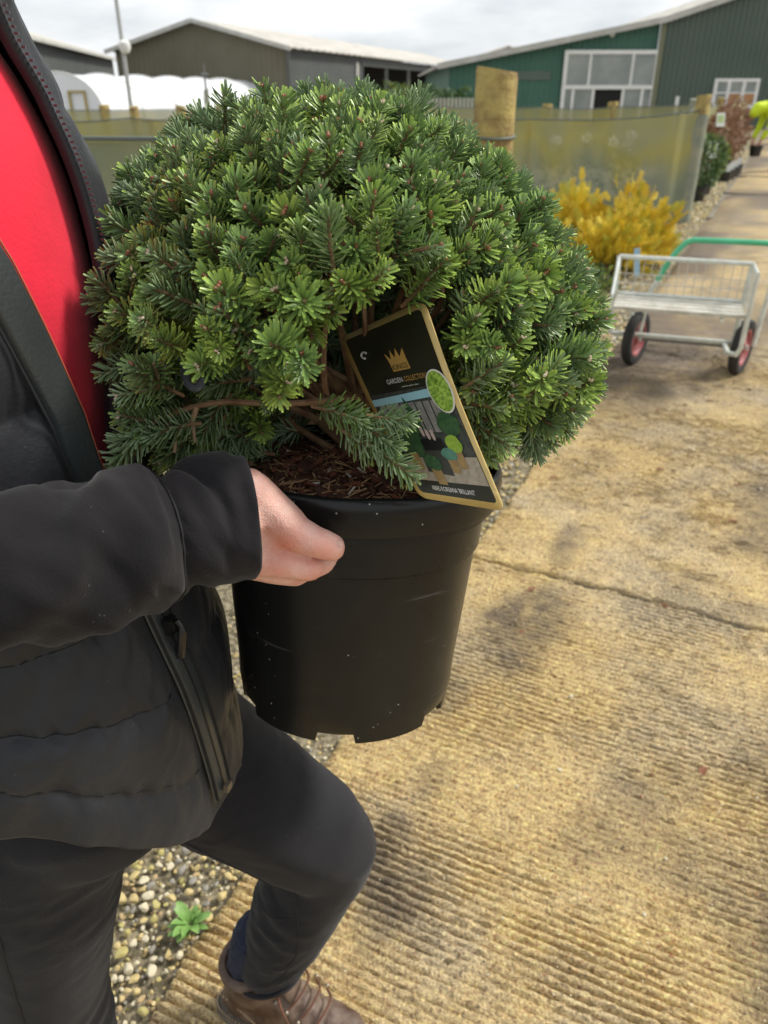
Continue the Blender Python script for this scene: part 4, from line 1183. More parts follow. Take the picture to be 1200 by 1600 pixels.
def surf(z, th, off):
    x, y = torso(z, th, off); return np.stack([x, y, np.broadcast_to(z, x.shape)], -1)
def strip(name, zs, thc, halfw, off, m_, parent, n=5, crown=0.0015):
    us = np.linspace(-1, 1, n)
    Zg, Ug = np.meshgrid(zs, us, indexing='ij')
    Tg = thc(Zg) + Ug * halfw / 0.15
    x, y = torso(Zg, Tg, off + crown * (1 - Ug ** 2) - 0.002 * (np.abs(Ug) > 0.99))
    return link(name, grid_mesh(name, x, y, Zg, m_), parent)
def sub(o):  # sub-part of the gilet, geometry already in world space
    return o
hemk = lambda z: 0.010 * smooth(0.80, Z0, z)
ztape = strip('zip_tape', np.linspace(Z0 + 0.002, ZOPEN + 0.02, 80), lambda z: th_zip(z) + 0.0, 0.0130, 0.0095, m_tape, gil, 9)
for s_ in (-1, 1):
    pts = [tuple(surf(np.array(z), th_zip(z) + s_ * 0.0108 / 0.15, 0.0108)) for z in np.linspace(Z0 + 0.004, ZOPEN + 0.01, 60)]
    mb = MB(); mb.tube(pts, 0.0013, 5); mb.build('stitch_line', m_thread, gil)
pts = [tuple(surf(np.array(z), th_zip(z), 0.0112)) for z in np.linspace(Z0 + 0.004, ZOPEN, 60)]
mb = MB(); mb.tube(pts, 0.0011, 5); mb.build('zip_line', m_blackp, gil)
# zip slider and pull tab at the top of the closed zip, box at the bottom
def frame_at(z, th):
    p = Vector(surf(np.array(z), th, 0.016)); nrm = Vector((FV[0] * math.cos(th) + RV[0] * math.sin(th), FV[1] * math.cos(th) + RV[1] * math.sin(th), 0)).normalized()
    tan = Vector((0, 0, 1)).cross(nrm); return p, nrm, tan
ZS = 0.985
p, nrm, tan = frame_at(ZS, float(th_zip(ZS)))
Mx = Matrix((tan, nrm, Vector((0, 0, 1)))).transposed()
mb = MB(); mb.box(p, (0.011, 0.007, 0.017), Mx); mb.box(p + nrm * 0.004 + Vector((0, 0, 0.002)), (0.006, 0.006, 0.010), Mx); mb.build('zip_slider', m_blackp, gil)
mb = MB(); mb.tube([tuple(v) for v in bez([p + nrm * 0.008 + Vector((0, 0, 0.008)), p + nrm * 0.012 + Vector((0, 0, 0.0)), p + nrm * 0.010 + Vector((0, 0, -0.016)), p + nrm * 0.006 + Vector((0, 0, -0.034))], 5)], [0.0028] * 6 + [0.0046] * 10, 8); mb.build('zip_pull', m_blackp, gil)
p, nrm, tan = frame_at(Z0 + 0.012, float(th_zip(Z0)))
Mx = Matrix((tan, nrm, Vector((0, 0, 1)))).transposed()
mb = MB(); mb.box(p, (0.010, 0.005, 0.009), Mx); mb.build('zip_box', m_metal, gil)
# quilting threads
for k in range(10):
    zc = 0.735 + SEAMP * k
    if zc < Z0 + 0.03 or zc > 1.44: continue
    pts = []
    for th in np.linspace(float(th_near(zc)) + 0.14, R(185), 90):
        z = zc - 0.012 * math.sin(th * 1.3 + 0.6)
        if th < float(th_near(z)) + 0.10: continue
        q_ = surf(np.array(z), th, float(0.0042 + quilt(np.array(z), np.array(th)))); kz = float(smooth(1.08, Z0, z)); rz_ = kz ** 1.3 * 0.105 * float(smooth(R(8), R(75), th) * (1 - 0.45 * smooth(R(110), R(250), th)))
        pts.append((q_[0], q_[1], q_[2] + rz_))
    if len(pts) > 3:
        mb = MB(); mb.tube(pts, 0.0008, 4); mb.build('quilt_seam', m_thread, gil)
# near front edge: smooth facing band and piping
NB = 12
zs = np.linspace(ZOPEN + 0.03, 1.46, 90)
Zg, Ug = np.meshgrid(zs, np.linspace(0, 1, NB), indexing='ij')
x, y = torso(Zg, th_near(Zg) + Ug * 0.026 / 0.165 - 0.01, 0.0135 + 0.012 * smooth(ZOPEN, 1.14, Zg) - 0.004 * (Ug > 0.95) - 0.008 * (Ug < 0.05))
link('facing_band', grid_mesh('facing_band', x, y, Zg, m_tape), gil)
for uo, m_ in ((0.027, m_thread),):
    pts = []
    for z in zs:
        a_, b_ = torso(z, float(th_near(z)) + uo / 0.165, 0.0135 + 0.012 * float(smooth(ZOPEN, 1.14, z)))
        pts.append((float(a_), float(b_), z))
    mb = MB(); mb.tube(pts, 0.0013, 5); mb.build('stitch_line', m_, gil)
m_edge = mat('red_edge_stitch', (0.45, 0.10, 0.05), 0.8)
pts = [(*map(float, torso(z, float(th_near(z)) - 0.012, 0.010 + 0.012 * float(smooth(ZOPEN, 1.14, z)))), z) for z in zs]
mb = MB(); mb.tube(pts, 0.0009, 5); mb.build('edge_stitch', m_edge, gil)
# far front edge: zip teeth
mb = MB()
zz_ = np.arange(ZOPEN + 0.05, 1.52, 0.0042)
fl = lambda z: float(np.interp(z, [1.0, 1.10, 1.2, 1.30, 1.40, 1.56], [0.0, 0.006, 0.010, 0.010, 0.004, 0.0]) * smooth(ZOPEN, 1.14, z))
for z in zz_:
    a_, b_ = torso(z, float(th_far(z)), 0.004)
    mb.box((float(a_) + FV[0] * (fl(z) + 0.002), float(b_) + FV[1] * (fl(z) + 0.002), z), (0.0032, 0.0018, 0.0018), FA)
tz = mb.build('zip_teeth', mat('pale_zip_teeth', (0.07, 0.07, 0.075), 0.35), gil); tz['kind'] = 'stuff'
for dth, rr_ in ((0.05, 0.0012), (0.13, 0.0010)):
    pts = []
    for z in np.linspace(ZOPEN + 0.06, 1.5, 80):
        dd = dth * 0.165
        a_, b_ = torso(z, float(th_far(z)) - dth + 0.0, -0.006 + 0.004)
        g_ = fl(z) * math.exp(-(dd / 0.045) ** 2)
        pts.append((float(a_) + FV[0] * g_, float(b_) + FV[1] * g_, z))
    mb = MB(); mb.tube(pts, rr_, 5); mb.build('stitch_line', m_thread, gil)

# ---- sleeves
def sleeve(name, axis, seed, ruck=None):
    A = bez(axis, 14)
    ns_ = len(A); na_ = 72
    P3 = A[:, :3]; rad = A[:, 3]
    T_ = np.gradient(P3, axis=0); T_ /= np.linalg.norm(T_, axis=1)[:, None]
    sl_ = np.concatenate([[0], np.cumsum(np.linalg.norm(np.diff(P3, axis=0), axis=1))])
    up = np.array([0, 0.30, 1.0])
    U_ = up[None] - T_ * (T_ @ up)[:, None]; U_ /= np.linalg.norm(U_, axis=1)[:, None]
    V_ = np.cross(T_, U_)
    a_ = np.linspace(0, 2 * np.pi, na_, endpoint=False)
    SS, AA = np.meshgrid(sl_, a_, indexing='ij')
    rr_ = rad[:, None] + (fbm(np.cos(AA) * 1.5 + 4 + SS * 26, np.sin(AA) * 1.5 + 4, SS * 9, oct=3, seed=seed) - 0.5) * 0.012
    rr_ = rr_ + (fbm(SS * 70 + np.sin(AA + 1.0) * 2.2, np.cos(AA) * 0.8 + 7, 0, oct=2, seed=seed + 3) - 0.5) * 0.007 * smooth(0.0, 0.1, SS)
    if ruck is not None: rr_ = ruck(rr_, SS, AA, P3)
    X = P3[:, 0:1] + rr_ * (np.cos(AA) * U_[:, 0:1] + np.sin(AA) * V_[:, 0:1])
    Y = P3[:, 1:2] + rr_ * (np.cos(AA) * U_[:, 1:2] + np.sin(AA) * V_[:, 1:2])
    Z = P3[:, 2:3] + rr_ * (np.cos(AA) * U_[:, 2:3] + np.sin(AA) * V_[:, 2:3])
    o = wpart(link(name, grid_mesh(name, X, Y, Z, m_soft, wrap_u=True)))
    md = o.modifiers.new('thickness', 'SOLIDIFY'); md.thickness = 0.0035; md.offset = -1
    return o, (X, Y, Z)
def ruck_r(rr_, SS, AA, P3):
    x = P3[:, 0:1]
    # angle 0 = top of the sleeve; the fabric is pushed up into a roll, with a deep crease on the cuff side
    topw = 0.5 + 0.5 * np.cos(AA)
    roll = np.exp(-((x + 0.186 + 0.010 * np.sin(AA)) / 0.016) ** 2)
    crease = np.exp(-((x + 0.160 + 0.014 * np.sin(AA + 0.6)) / 0.0075) ** 2)
    r2 = rr_ + 0.0050 * roll - 0.0075 * crease
    r2 = r2 + 0.011 * np.exp(-((x + 0.140) / 0.022) ** 2) * np.clip(np.cos(AA), 0, 1) ** 3
    r2 = r2 - 0.010 * np.exp(-((x + 0.152 - 0.02 * np.sin(AA)) / 0.006) ** 2) * np.clip(np.cos(AA - 0.4), 0, 1) ** 2
    # long diagonal drag folds on the forearm
    ph = (x * 1.0 + AA * 0.030) / 0.052
    r2 = r2 + 0.0045 * np.sin(2 * np.pi * ph) * smooth(-0.17, -0.21, x) * (0.4 + 0.6 * np.clip(np.sin(AA + 0.5), 0, 1))
    hemr = np.exp(-((x + 0.112) / 0.004) ** 2)
    return r2 + 0.0012 * hemr
slv, (SX, SY, SZ) = sleeve('sleeve', [(-0.372, 0.545, 1.385, 0.050), (-0.385, 0.495, 1.375, 0.064), (-0.412, 0.462, 1.335, 0.068), (-0.440, 0.435, 1.26, 0.064), (-0.445, 0.405, 1.165, 0.060), (-0.385, 0.405, 1.138, 0.060), (-0.32, 0.422, 1.139, 0.0565),
                   (-0.262, 0.442, 1.134, 0.0535), (-0.225, 0.466, 1.127, 0.0535), (-0.192, 0.493, 1.124, 0.0525), (-0.178, 0.504, 1.122, 0.0525), (-0.164, 0.514, 1.12, 0.049),
                   (-0.137, 0.53, 1.118, 0.0495), (-0.11, 0.541, 1.116, 0.0485)], 71, ruck_r)
# seam running round the sleeve at the roll, and cuff hem
for xc in (-0.172,):
    i = int(np.argmin(np.abs(SX.mean(1) - xc)))
    cx_, cy_, cz_ = SX[i].mean(), SY[i].mean(), SZ[i].mean()
    pts = [(cx_ + (SX[i, k] - cx_) * 1.012, cy_ + (SY[i, k] - cy_) * 1.012, cz_ + (SZ[i, k] - cz_) * 1.012) for k in range(0, 72)]
    mb = MB(); mb.tube(pts, 0.0010, 5, closed=True); mb.build('sleeve_seam', m_thread, slv)
sleeve('sleeve', [(-0.378, 0.735, 1.385, 0.050), (-0.39, 0.785, 1.375, 0.064), (-0.398, 0.825, 1.335, 0.066), (-0.40, 0.88, 1.26, 0.060), (-0.36, 0.93, 1.15, 0.057), (-0.26, 0.96, 1.10, 0.052), (-0.17, 0.955, 1.07, 0.047), (-0.12, 0.945, 1.06, 0.045)], 75)

# ---- body: one continuous skin
def hand_right():
    return [
        [(-0.317, 0.418, 1.142, 0.034), (-0.214, 0.457, 1.131, 0.031), (-0.15, 0.521, 1.122, 0.029), (-0.12, 0.552, 1.112, 0.026)],
        [(-0.150, 0.530, 1.130, 0.023), (-0.130, 0.555, 1.131, 0.0235), (-0.114, 0.565, 1.127, 0.0240), (-0.088, 0.559, 1.108, 0.0195), (-0.073, 0.551, 1.100, 0.0152), (-0.058, 0.550, 1.092, 0.0135), (-0.0445, 0.554, 1.084, 0.0124)],
        [(-0.122, 0.559, 1.108, 0.027), (-0.097, 0.561, 1.090, 0.020)],
        [(-0.150, 0.525, 1.105, 0.024), (-0.121, 0.550, 1.084, 0.0225), (-0.105, 0.551, 1.078, 0.0180)],
        [(-0.105, 0.551, 1.077, 0.0170), (-0.084, 0.550, 1.0705, 0.0130), (-0.064, 0.5545, 1.0625, 0.0112), (-0.053, 0.572, 1.057, 0.0098), (-0.048, 0.584, 1.058, 0.0085)],
        [(-0.113, 0.558, 1.068, 0.0165), (-0.093, 0.557, 1.058, 0.0115), (-0.077, 0.564, 1.0495, 0.0102), (-0.063, 0.583, 1.046, 0.0092)],
        [(-0.107, 0.591, 1.062, 0.0150), (-0.087, 0.600, 1.047, 0.0108), (-0.078, 0.612, 1.048, 0.0092)],
        [(-0.117, 0.603, 1.068, 0.0130), (-0.101, 0.614, 1.053, 0.0095), (-0.094, 0.624, 1.054, 0.0082)]]
def hand_left():
    c = [[(-0.39, 0.79, 1.345, 0.042), (-0.40, 0.875, 1.255, 0.042), (-0.36, 0.93, 1.15, 0.042), (-0.26, 0.96, 1.10, 0.037), (-0.15, 0.955, 1.065, 0.028), (-0.10, 0.94, 1.055, 0.026)],
         [(-0.10, 0.94, 1.055, 0.026), (-0.055, 0.935, 1.05, 0.022)]]
    for k in range(4):
        c.append([(-0.060, 0.935 - 0.002 * k, 1.070 - 0.017 * k, 0.0115), (-0.025 + 0.003 * k, 0.932, 1.066 - 0.017 * k, 0.0098), (0.000, 0.922, 1.064 - 0.016 * k, 0.0085)])
    c.append([(-0.095, 0.93, 1.075, 0.015), (-0.065, 0.920, 1.10, 0.011), (-0.045, 0.905, 1.105, 0.0095)])
    return c
hdc = np.array([-0.335, 0.635, 1.655]); Fh = np.array([FV[0], FV[1], 0.0]); Rh = np.array([RV[0], RV[1], 0.0])
def hp(f, r_, z): return tuple(hdc + Fh * f + Rh * r_ + np.array([0, 0, z]))
LEGR = [(-0.345, 0.545, 0.78, 0.080), (-0.405, 0.54, 0.47, 0.054), (-0.413, 0.54, 0.33, 0.050), (-0.445, 0.545, 0.09, 0.034)]
LEGL = [(-0.30, 0.705, 0.75, 0.085), (-0.078, 0.735, 0.478, 0.060), (-0.136, 0.742, 0.32, 0.050), (-0.208, 0.753, 0.10, 0.032)]
chains = hand_right() + hand_left() + [
    [(-0.395, 0.49, 1.345, 0.042), (-0.435, 0.44, 1.25, 0.042), (-0.44, 0.410, 1.155, 0.036), (-0.317, 0.418, 1.142, 0.034)],
    [(-0.385, 0.515, 1.355, 0.042), (-0.37, 0.64, 1.38, 0.06), (-0.385, 0.77, 1.355, 0.042)],
    [(-0.31, 0.57, 0.80, 0.10), (-0.345, 0.58, 1.0, 0.095), (-0.385, 0.575, 1.28, 0.095)], [(-0.30, 0.69, 0.80, 0.10), (-0.345, 0.70, 1.0, 0.095), (-0.385, 0.71, 1.28, 0.095)],
    [(-0.37, 0.64, 1.34, 0.09), (-0.352, 0.64, 1.47, 0.056), (-0.345, 0.637, 1.56, 0.054)],
    [hp(-0.02, 0, 0.02) + (0.088,), hp(0.015, 0, 0.0) + (0.078,)], [hp(0.02, 0, -0.03) + (0.066,), hp(0.045, 0, -0.085) + (0.036,)],
    [hp(0.088, 0, 0.005) + (0.010,), hp(0.105, 0, -0.030) + (0.013,)], [hp(0.08, -0.02, -0.062) + (0.008,), hp(0.08, 0.02, -0.062) + (0.008,)],
    [hp(-0.005, 0.078, 0.01) + (0.012,), hp(-0.012, 0.085, -0.03) + (0.010,)], [hp(-0.005, -0.078, 0.01) + (0.012,), hp(-0.012, -0.085, -0.03) + (0.010,)],
    LEGR, LEGL, [(-0.440, 0.545, 0.06, 0.024), (-0.33, 0.525, 0.045, 0.018)], [(-0.208, 0.753, 0.06, 0.024), (-0.105, 0.720, 0.045, 0.018)]]
def skin_disp(co, no):
    """folds over the joints, tendons and fine unevenness of the right hand"""
    d_ = np.zeros(len(co))
    for c, ax_, rad_, sp_, am_ in (((-0.061, 0.545, 1.092), (0.87, 0.03, -0.48), 0.012, 0.0042, 0.00075), ((-0.090, 0.540, 1.083), (0.8, 0.1, -0.6), 0.014, 0.0055, 0.0006), ((-0.066, 0.550, 1.060), (0.9, 0.3, -0.3), 0.011, 0.0042, 0.0006)):
        c, ax_ = np.array(c), np.array(ax_); ax_ = ax_ / np.linalg.norm(ax_)
        r_ = co - c; s_ = r_ @ ax_
        w_ = np.exp(-(r_ ** 2).sum(1) / rad_ ** 2)
        d_ += w_ * am_ * np.sin(2 * np.pi * s_ / sp_ + 2.5 * (fbm(co[:, 0] * 160, co[:, 1] * 160, co[:, 2] * 160, oct=2, seed=7) - 0.5))
    near_ = np.exp(-((co - np.array([-0.095, 0.55, 1.09])) ** 2).sum(1) / 0.05 ** 2)
    d_ += near_ * (fbm(co[:, 0] * 60, co[:, 1] * 60, co[:, 2] * 60, oct=3, seed=15) - 0.5) * 0.0030
    return co + no * d_[:, None]
m_skinp = bpy.data.materials.new('skin_close'); m_skinp.use_nodes = True
t, N, Lk, B = nodes_of(m_skinp)
tc = N.new('ShaderNodeTexCoord')
n1 = N.new('ShaderNodeTexNoise'); n1.inputs['Scale'].default_value = 55; n1.inputs['Detail'].default_value = 5; Lk.new(tc.outputs['Object'], n1.inputs['Vector'])
base = add_ramp(t, n1.outputs['Fac'], [(0.30, (0.70, 0.37, 0.30)), (0.5, (0.78, 0.46, 0.385)), (0.72, (0.84, 0.56, 0.475))])
at_f = N.new('ShaderNodeAttribute'); at_f.attribute_name = 'flush'
mx = N.new('ShaderNodeMixRGB'); mx.inputs[2].default_value = (0.72, 0.25, 0.18, 1); Lk.new(at_f.outputs['Fac'], mx.inputs[0]); Lk.new(base.outputs[0], mx.inputs[1])
Lk.new(mx.outputs[0], B.inputs['Base Color'])
B.inputs['Roughness'].default_value = 0.48
B.inputs['Subsurface Weight'].default_value = 0.25
B.inputs['Subsurface Radius'].default_value = (0.009, 0.003, 0.0015); B.inputs['Subsurface Scale'].default_value = 1.0
v1 = N.new('ShaderNodeTexVoronoi'); v1.inputs['Scale'].default_value = 700; Lk.new(tc.outputs['Object'], v1.inputs['Vector'])
n2_ = N.new('ShaderNodeTexNoise'); n2_.inputs['Scale'].default_value = 230; n2_.inputs['Detail'].default_value = 5; Lk.new(tc.outputs['Object'], n2_.inputs['Vector'])
hs = N.new('ShaderNodeMath'); hs.operation = 'ADD'; Lk.new(v1.outputs['Distance'], hs.inputs[0]); Lk.new(n2_.outputs['Fac'], hs.inputs[1])
bp = N.new('ShaderNodeBump'); bp.inputs['Strength'].default_value = 0.35; bp.inputs['Distance'].default_value = 0.0012; Lk.new(hs.outputs[0], bp.inputs['Height']); Lk.new(bp.outputs[0], B.inputs['Normal'])
bod = wpart(blob('body', chains, 0.0027, m_skinp, None, 3, sub=16, disp=skin_disp))
n_ = len(bod.data.vertices); co = np.empty(n_ * 3); bod.data.vertices.foreach_get('co', co); co = co.reshape(-1, 3)
fl_ = np.zeros(n_)
for kx, ky, kz, kr, ks in ((-0.080, 0.536, 1.095, 0.016, 0.9), (-0.088, 0.536, 1.072, 0.014, 0.6), (-0.050, 0.545, 1.086, 0.014, 0.55), (-0.064, 0.553, 1.058, 0.014, 0.6), (-0.115, 0.535, 1.07, 0.02, 0.3)):
    fl_ = np.maximum(fl_, ks * np.exp(-((co[:, 0] - kx) ** 2 + (co[:, 1] - ky) ** 2 + (co[:, 2] - kz) ** 2) / kr ** 2))
at_ = bod.data.attributes.new('flush', 'FLOAT', 'POINT'); at_.data.foreach_set('value', fl_.astype(np.float32))
# thumb nail
m_nail = mat('nail', (0.70, 0.43, 0.36), 0.25)
nl = MB(); V = []; Fs = []
nc = Vector((-0.0395, 0.5525, 1.0945)); nx = Vector((0.86, 0.16, -0.48)).normalized(); nn = Vector((0.45, 0.12, 0.88)); nn = (nn - nx * nn.dot(nx)).normalized(); ny = nn.cross(nx)
for i in range(7):
    for j in range(7):
        u_, v_ = (i / 6 - 0.5) * 2, (j / 6 - 0.5) * 2
        w_ = 0.0065 * math.sqrt(max(0.1, 1 - 0.5 * max(0, u_) ** 3))
        V.append(nc + nx * u_ * 0.0065 + ny * v_ * w_ - nn * (0.0032 * v_ * v_ + 0.0008 * u_ * u_))
for i in range(6):
    for j in range(6): Fs.append((i * 7 + j, i * 7 + 7 + j, i * 7 + 8 + j, i * 7 + j + 1))
nl.add(V, Fs); nlo = nl.build('thumb_nail', m_nail, bod, 180)
# hair and eyes (above the frame)
m_hair = mat('brown_hair', (0.10, 0.05, 0.025), 0.5, var=(0.15, 0.08, 0.04), noise_scale=40)
wpart(blob('hair', [[hp(-0.03, 0, 0.045) + (0.092,), hp(0.02, 0, 0.055) + (0.070,)], [hp(-0.06, 0, 0.0) + (0.075,), hp(-0.085, 0, -0.09) + (0.035,), hp(-0.10, 0, -0.20) + (0.022,)]], 0.008, m_hair, None, 4))
for s_ in (-1, 1):
    mb = MB(); mb.lathe([(0.012 * math.sin(a_), -0.012 * math.cos(a_)) for a_ in np.linspace(0.01, 3.13, 9)], 12); wpart(mb.build('eye', mat('eye_white', (0.75, 0.73, 0.7), 0.2), None)).location = Vector(hp(0.078, 0.03 * s_, 0.0)) - per.location

m_iris = mat('iris', (0.05, 0.035, 0.02), 0.15)
for s_ in (-1, 1):
    mb = MB(); mb.lathe([(0.0055 * math.sin(a_), -0.0055 * math.cos(a_)) for a_ in np.linspace(0.01, 3.13, 7)], 10); wpart(mb.build('iris', m_iris, None)).location = Vector(hp(0.0865, 0.03 * s_, -0.001)) - per.location
m_lip = mat('lips', (0.52, 0.20, 0.17), 0.45)
mb = MB(); mb.tube([hp(0.080 + 0.006 * math.cos(a_), 0.022 * a_ / 1.2, -0.058 - 0.002 * math.cos(a_)) for a_ in np.linspace(-1.2, 1.2, 9)], [0.002, 0.0045, 0.006, 0.0065, 0.0055, 0.0065, 0.006, 0.0045, 0.002], 7); wpart(mb.build('lips', m_lip, None))
# ---- leggings
def leg_disp(co, no):
    x, y, z = co[:, 0], co[:, 1], co[:, 2]
    w = (fbm(x * 14 + z * 8, y * 14, z * 14, oct=3, seed=81) - 0.5) * 0.006
    kn = np.exp(-(((x + 0.17) / 0.06) ** 2 + ((z - 0.36) / 0.10) ** 2))
    w = w + kn * 0.0010 * np.sin((x * 0.5 + z * 0.9) * 2 * np.pi / 0.045 + 3 * fbm(x * 20, y * 20, z * 20, oct=2, seed=8))
    n1_ = fbm(x * 10 + z * 30, y * 9, z * 34 - x * 22, oct=3, seed=83); rg = 1 - np.abs(2 * n1_ - 1)
    bk = np.exp(-(((x + 0.20) / 0.075) ** 2 + ((z - 0.38) / 0.085) ** 2)) + 0.8 * np.exp(-(((x + 0.16) / 0.06) ** 2 + ((z - 0.24) / 0.04) ** 2)) + 0.5 * np.exp(-(((x + 0.27) / 0.10) ** 2 + ((z - 0.66) / 0.10) ** 2))
    w = w + bk * smooth(0.72, 0.98, rg) * 0.0045
    kr = np.exp(-(((x + 0.34) / 0.08) ** 2 + ((z - 0.40) / 0.07) ** 2))
    w = w + kr * 0.0025 * np.sin((z - x * 0.6) * 2 * np.pi / 0.040 + 3 * fbm(x * 20, y * 20, z * 20, oct=2, seed=8))
    return co + no * w[:, None]
lg = wpart(blob('leggings', [[(-0.31, 0.56, 0.82, 0.112), (-0.31, 0.69, 0.82, 0.112)], [(-0.34, 0.555, 0.80, 0.105), (-0.365, 0.545, 0.74, 0.095), (-0.396, 0.54, 0.52, 0.072), (-0.408, 0.54, 0.45, 0.070), (-0.415, 0.54, 0.32, 0.066), (-0.437, 0.545, 0.18, 0.052)],
                        [(-0.30, 0.69, 0.78, 0.11), (-0.265, 0.705, 0.70, 0.100), (-0.105, 0.730, 0.515, 0.080), (-0.078, 0.735, 0.475, 0.069), (-0.088, 0.74, 0.44, 0.069), (-0.136, 0.742, 0.32, 0.067), (-0.180, 0.742, 0.20, 0.056)]], 0.0055, m_leg, None, 9, leg_disp, sub=22))
# hem ring of the raised leg and inner seam
mb = MB(); mb.tube([(-0.182 + 0.0575 * math.cos(a_), 0.743 + 0.0575 * math.sin(a_), 0.190 + 0.018 * math.cos(a_)) for a_ in np.linspace(0, 6.283, 40, endpoint=False)], 0.004, 6, closed=True); wpart(mb.build('legging_hem', m_leg, None), per)

# flat-felled seams on the leggings, laid on the cloth
from mathutils.bvhtree import BVHTree
bv = BVHTree.FromPolygons([v.co for v in lg.data.vertices], [tuple(p_.vertices) for p_ in lg.data.polygons])
def on_cloth(name, pts, r_, m_, lift=0.0004):
    out = []
    for q_ in bez(pts, 10):
        loc, nn, _, _ = bv.find_nearest(Vector(q_))
        out.append(tuple(loc + nn * lift))
    mb = MB(); mb.tube(out, r_, 5); return wpart(mb.build(name, m_, None))
m_seam = mat('legging_seam', (0.016, 0.016, 0.018), 0.9)
on_cloth('legging_seam', [(-0.30, 0.60, 0.70), (-0.20, 0.63, 0.56), (-0.14, 0.66, 0.46), (-0.12, 0.68, 0.40), (-0.13, 0.69, 0.32), (-0.17, 0.71, 0.22)], 0.0010, m_seam)
on_cloth('legging_seam', [(-0.12, 0.68, 0.40), (-0.16, 0.68, 0.385), (-0.20, 0.70, 0.38)], 0.0009, m_seam)
on_cloth('legging_seam', [(-0.36, 0.44, 0.78), (-0.39, 0.46, 0.55), (-0.40, 0.46, 0.40), (-0.42, 0.47, 0.25)], 0.0010, m_seam)
# ---- boots
m_leather = mat('brown_leather', (0.065, 0.033, 0.022), 0.7, var=(0.185, 0.135, 0.10), noise_scale=26, bump=(60, 0.5, 0.003), rough_var=(0.4, 0.75), ramp=(0.38, 0.68))
m_sole = mat('boot_sole', (0.060, 0.047, 0.036), 0.85, var=(0.20, 0.17, 0.13), noise_scale=30, bump=(80, 0.5, 0.003))
m_sock = mat('navy_sock', (0.008, 0.012, 0.028), 0.95, var=(0.016, 0.023, 0.050), noise_scale=120, bump=(300, 0.8, 0.002), sheen=0.05)
m_lace = mat('boot_lace', (0.16, 0.06, 0.035), 0.8, var=(0.10, 0.05, 0.03), noise_scale=60)
m_thr = mat('pale_thread', (0.42, 0.32, 0.21), 0.8)
def boot(loc, rz, side):
    b_ = empty('boot', Vector(loc) - per.location, rz); b_.parent = per
    def bd(co, no):
        w = (fbm(co[:, 0] * 40, co[:, 1] * 40, co[:, 2] * 40, oct=3, seed=91) - 0.5) * 0.004
        w = w + 0.0022 * np.sin(co[:, 0] * 2 * np.pi / 0.018 + co[:, 2] * 60) * np.exp(-((co[:, 0] - 0.165) / 0.035) ** 2)
        return co + no * w[:, None]
    S2 = lambda x, z, r_, sy: (x, 0, z, r_, (1, sy, 1))
    up_ = blob('upper', [[S2(0.042, 0.055, 0.036, 0.95), S2(0.11, 0.055, 0.036, 1.05), S2(0.19, 0.050, 0.034, 1.35), S2(0.238, 0.046, 0.030, 1.25)],
                         [S2(0.052, 0.07, 0.042, 0.86), S2(0.075, 0.125, 0.052, 0.92), S2(0.080, 0.142, 0.052, 0.96)], [S2(0.10, 0.10, 0.045, 0.85), S2(0.17, 0.065, 0.033, 1.1)]], 0.004, m_leather, b_, 4, bd)
    mb = MB(); out = []
    for k in range(40):
        a_ = 2 * math.pi * k / 40
        x = 0.138 + 0.146 * math.cos(a_); wv = 0.049 - 0.010 * math.exp(-((x - 0.10) / 0.05) ** 2) - 0.006 * (x < 0.08)
        y = wv * math.copysign(abs(math.sin(a_)) ** 0.75, math.sin(a_)); out.append((x, y))
    V = [(x, y, 0.0) for x, y in out] + [(x * 1.0, y * 1.05, 0.014) for x, y in out] + [(x, y, 0.027) for x, y in out]
    Fs = [(k, (k + 1) % 40, 40 + (k + 1) % 40, 40 + k) for k in range(40)] + [(40 + k, 40 + (k + 1) % 40, 80 + (k + 1) % 40, 80 + k) for k in range(40)] + [tuple(reversed(range(40))), tuple(range(80, 120))]
    mb.add(V, Fs); mb.build('sole', m_sole, b_)
    mb = MB(); mb.tube([(0.078 + 0.053 * math.cos(a_), 0.050 * math.sin(a_), 0.178 + 0.012 * math.cos(a_)) for a_ in np.linspace(0, 6.283, 36, endpoint=False)], 0.0085, 8, closed=True); mb.build('collar', m_leather, b_)
    mb = MB(); V = []
    for i in range(8):
        t_ = i / 7
        for s_ in (-1, -0.4, 0.4, 1): V.append((0.118 + 0.035 * (1 - t_) + 0.004 * abs(s_) * -1, s_ * (0.020 + 0.008 * t_), 0.125 + 0.085 * t_ - 0.010 * abs(s_)))
    Fs = [(i * 4 + j, i * 4 + j + 1, i * 4 + 5 + j, i * 4 + 4 + j) for i in range(7) for j in range(3)]
    mb.add(V, Fs); o = mb.build('tongue', m_leather, b_); md = o.modifiers.new('t', 'SOLIDIFY'); md.thickness = 0.004
    for i in range(5):
        t_ = i / 4; x, z = 0.125 + 0.075 * (1 - t_), 0.100 + 0.072 * t_
        mb = MB(); mb.tube([tuple(v) for v in bez([(x - 0.012, -0.034, z - 0.006), (x, -0.015, z + 0.006), (x + 0.002, 0.015, z + 0.006), (x - 0.012, 0.034, z - 0.006)], 5)], 0.0022, 6); mb.build('lace', m_lace, b_)
        for s_ in (-1, 1):
            mb = MB(); mb.lathe([(0.0, 0.004), (0.0035, 0.003), (0.0045, 0)], 8); e_ = mb.build('lace_hook', m_metal, b_); e_.location = (x - 0.014, s_ * 0.039, z - 0.008); e_.rotation_euler = (R(-70) * s_, 0, 0)
    mb = MB(); mb.tube([tuple(v) for v in bez([(0.128, -0.03, 0.172), (0.150, -0.055, 0.165), (0.165, -0.06, 0.13), (0.15, -0.05, 0.10)], 5)], 0.002, 6); mb.build('lace', m_lace, b_)
    # welt and heel-counter stitching
    mb = MB()
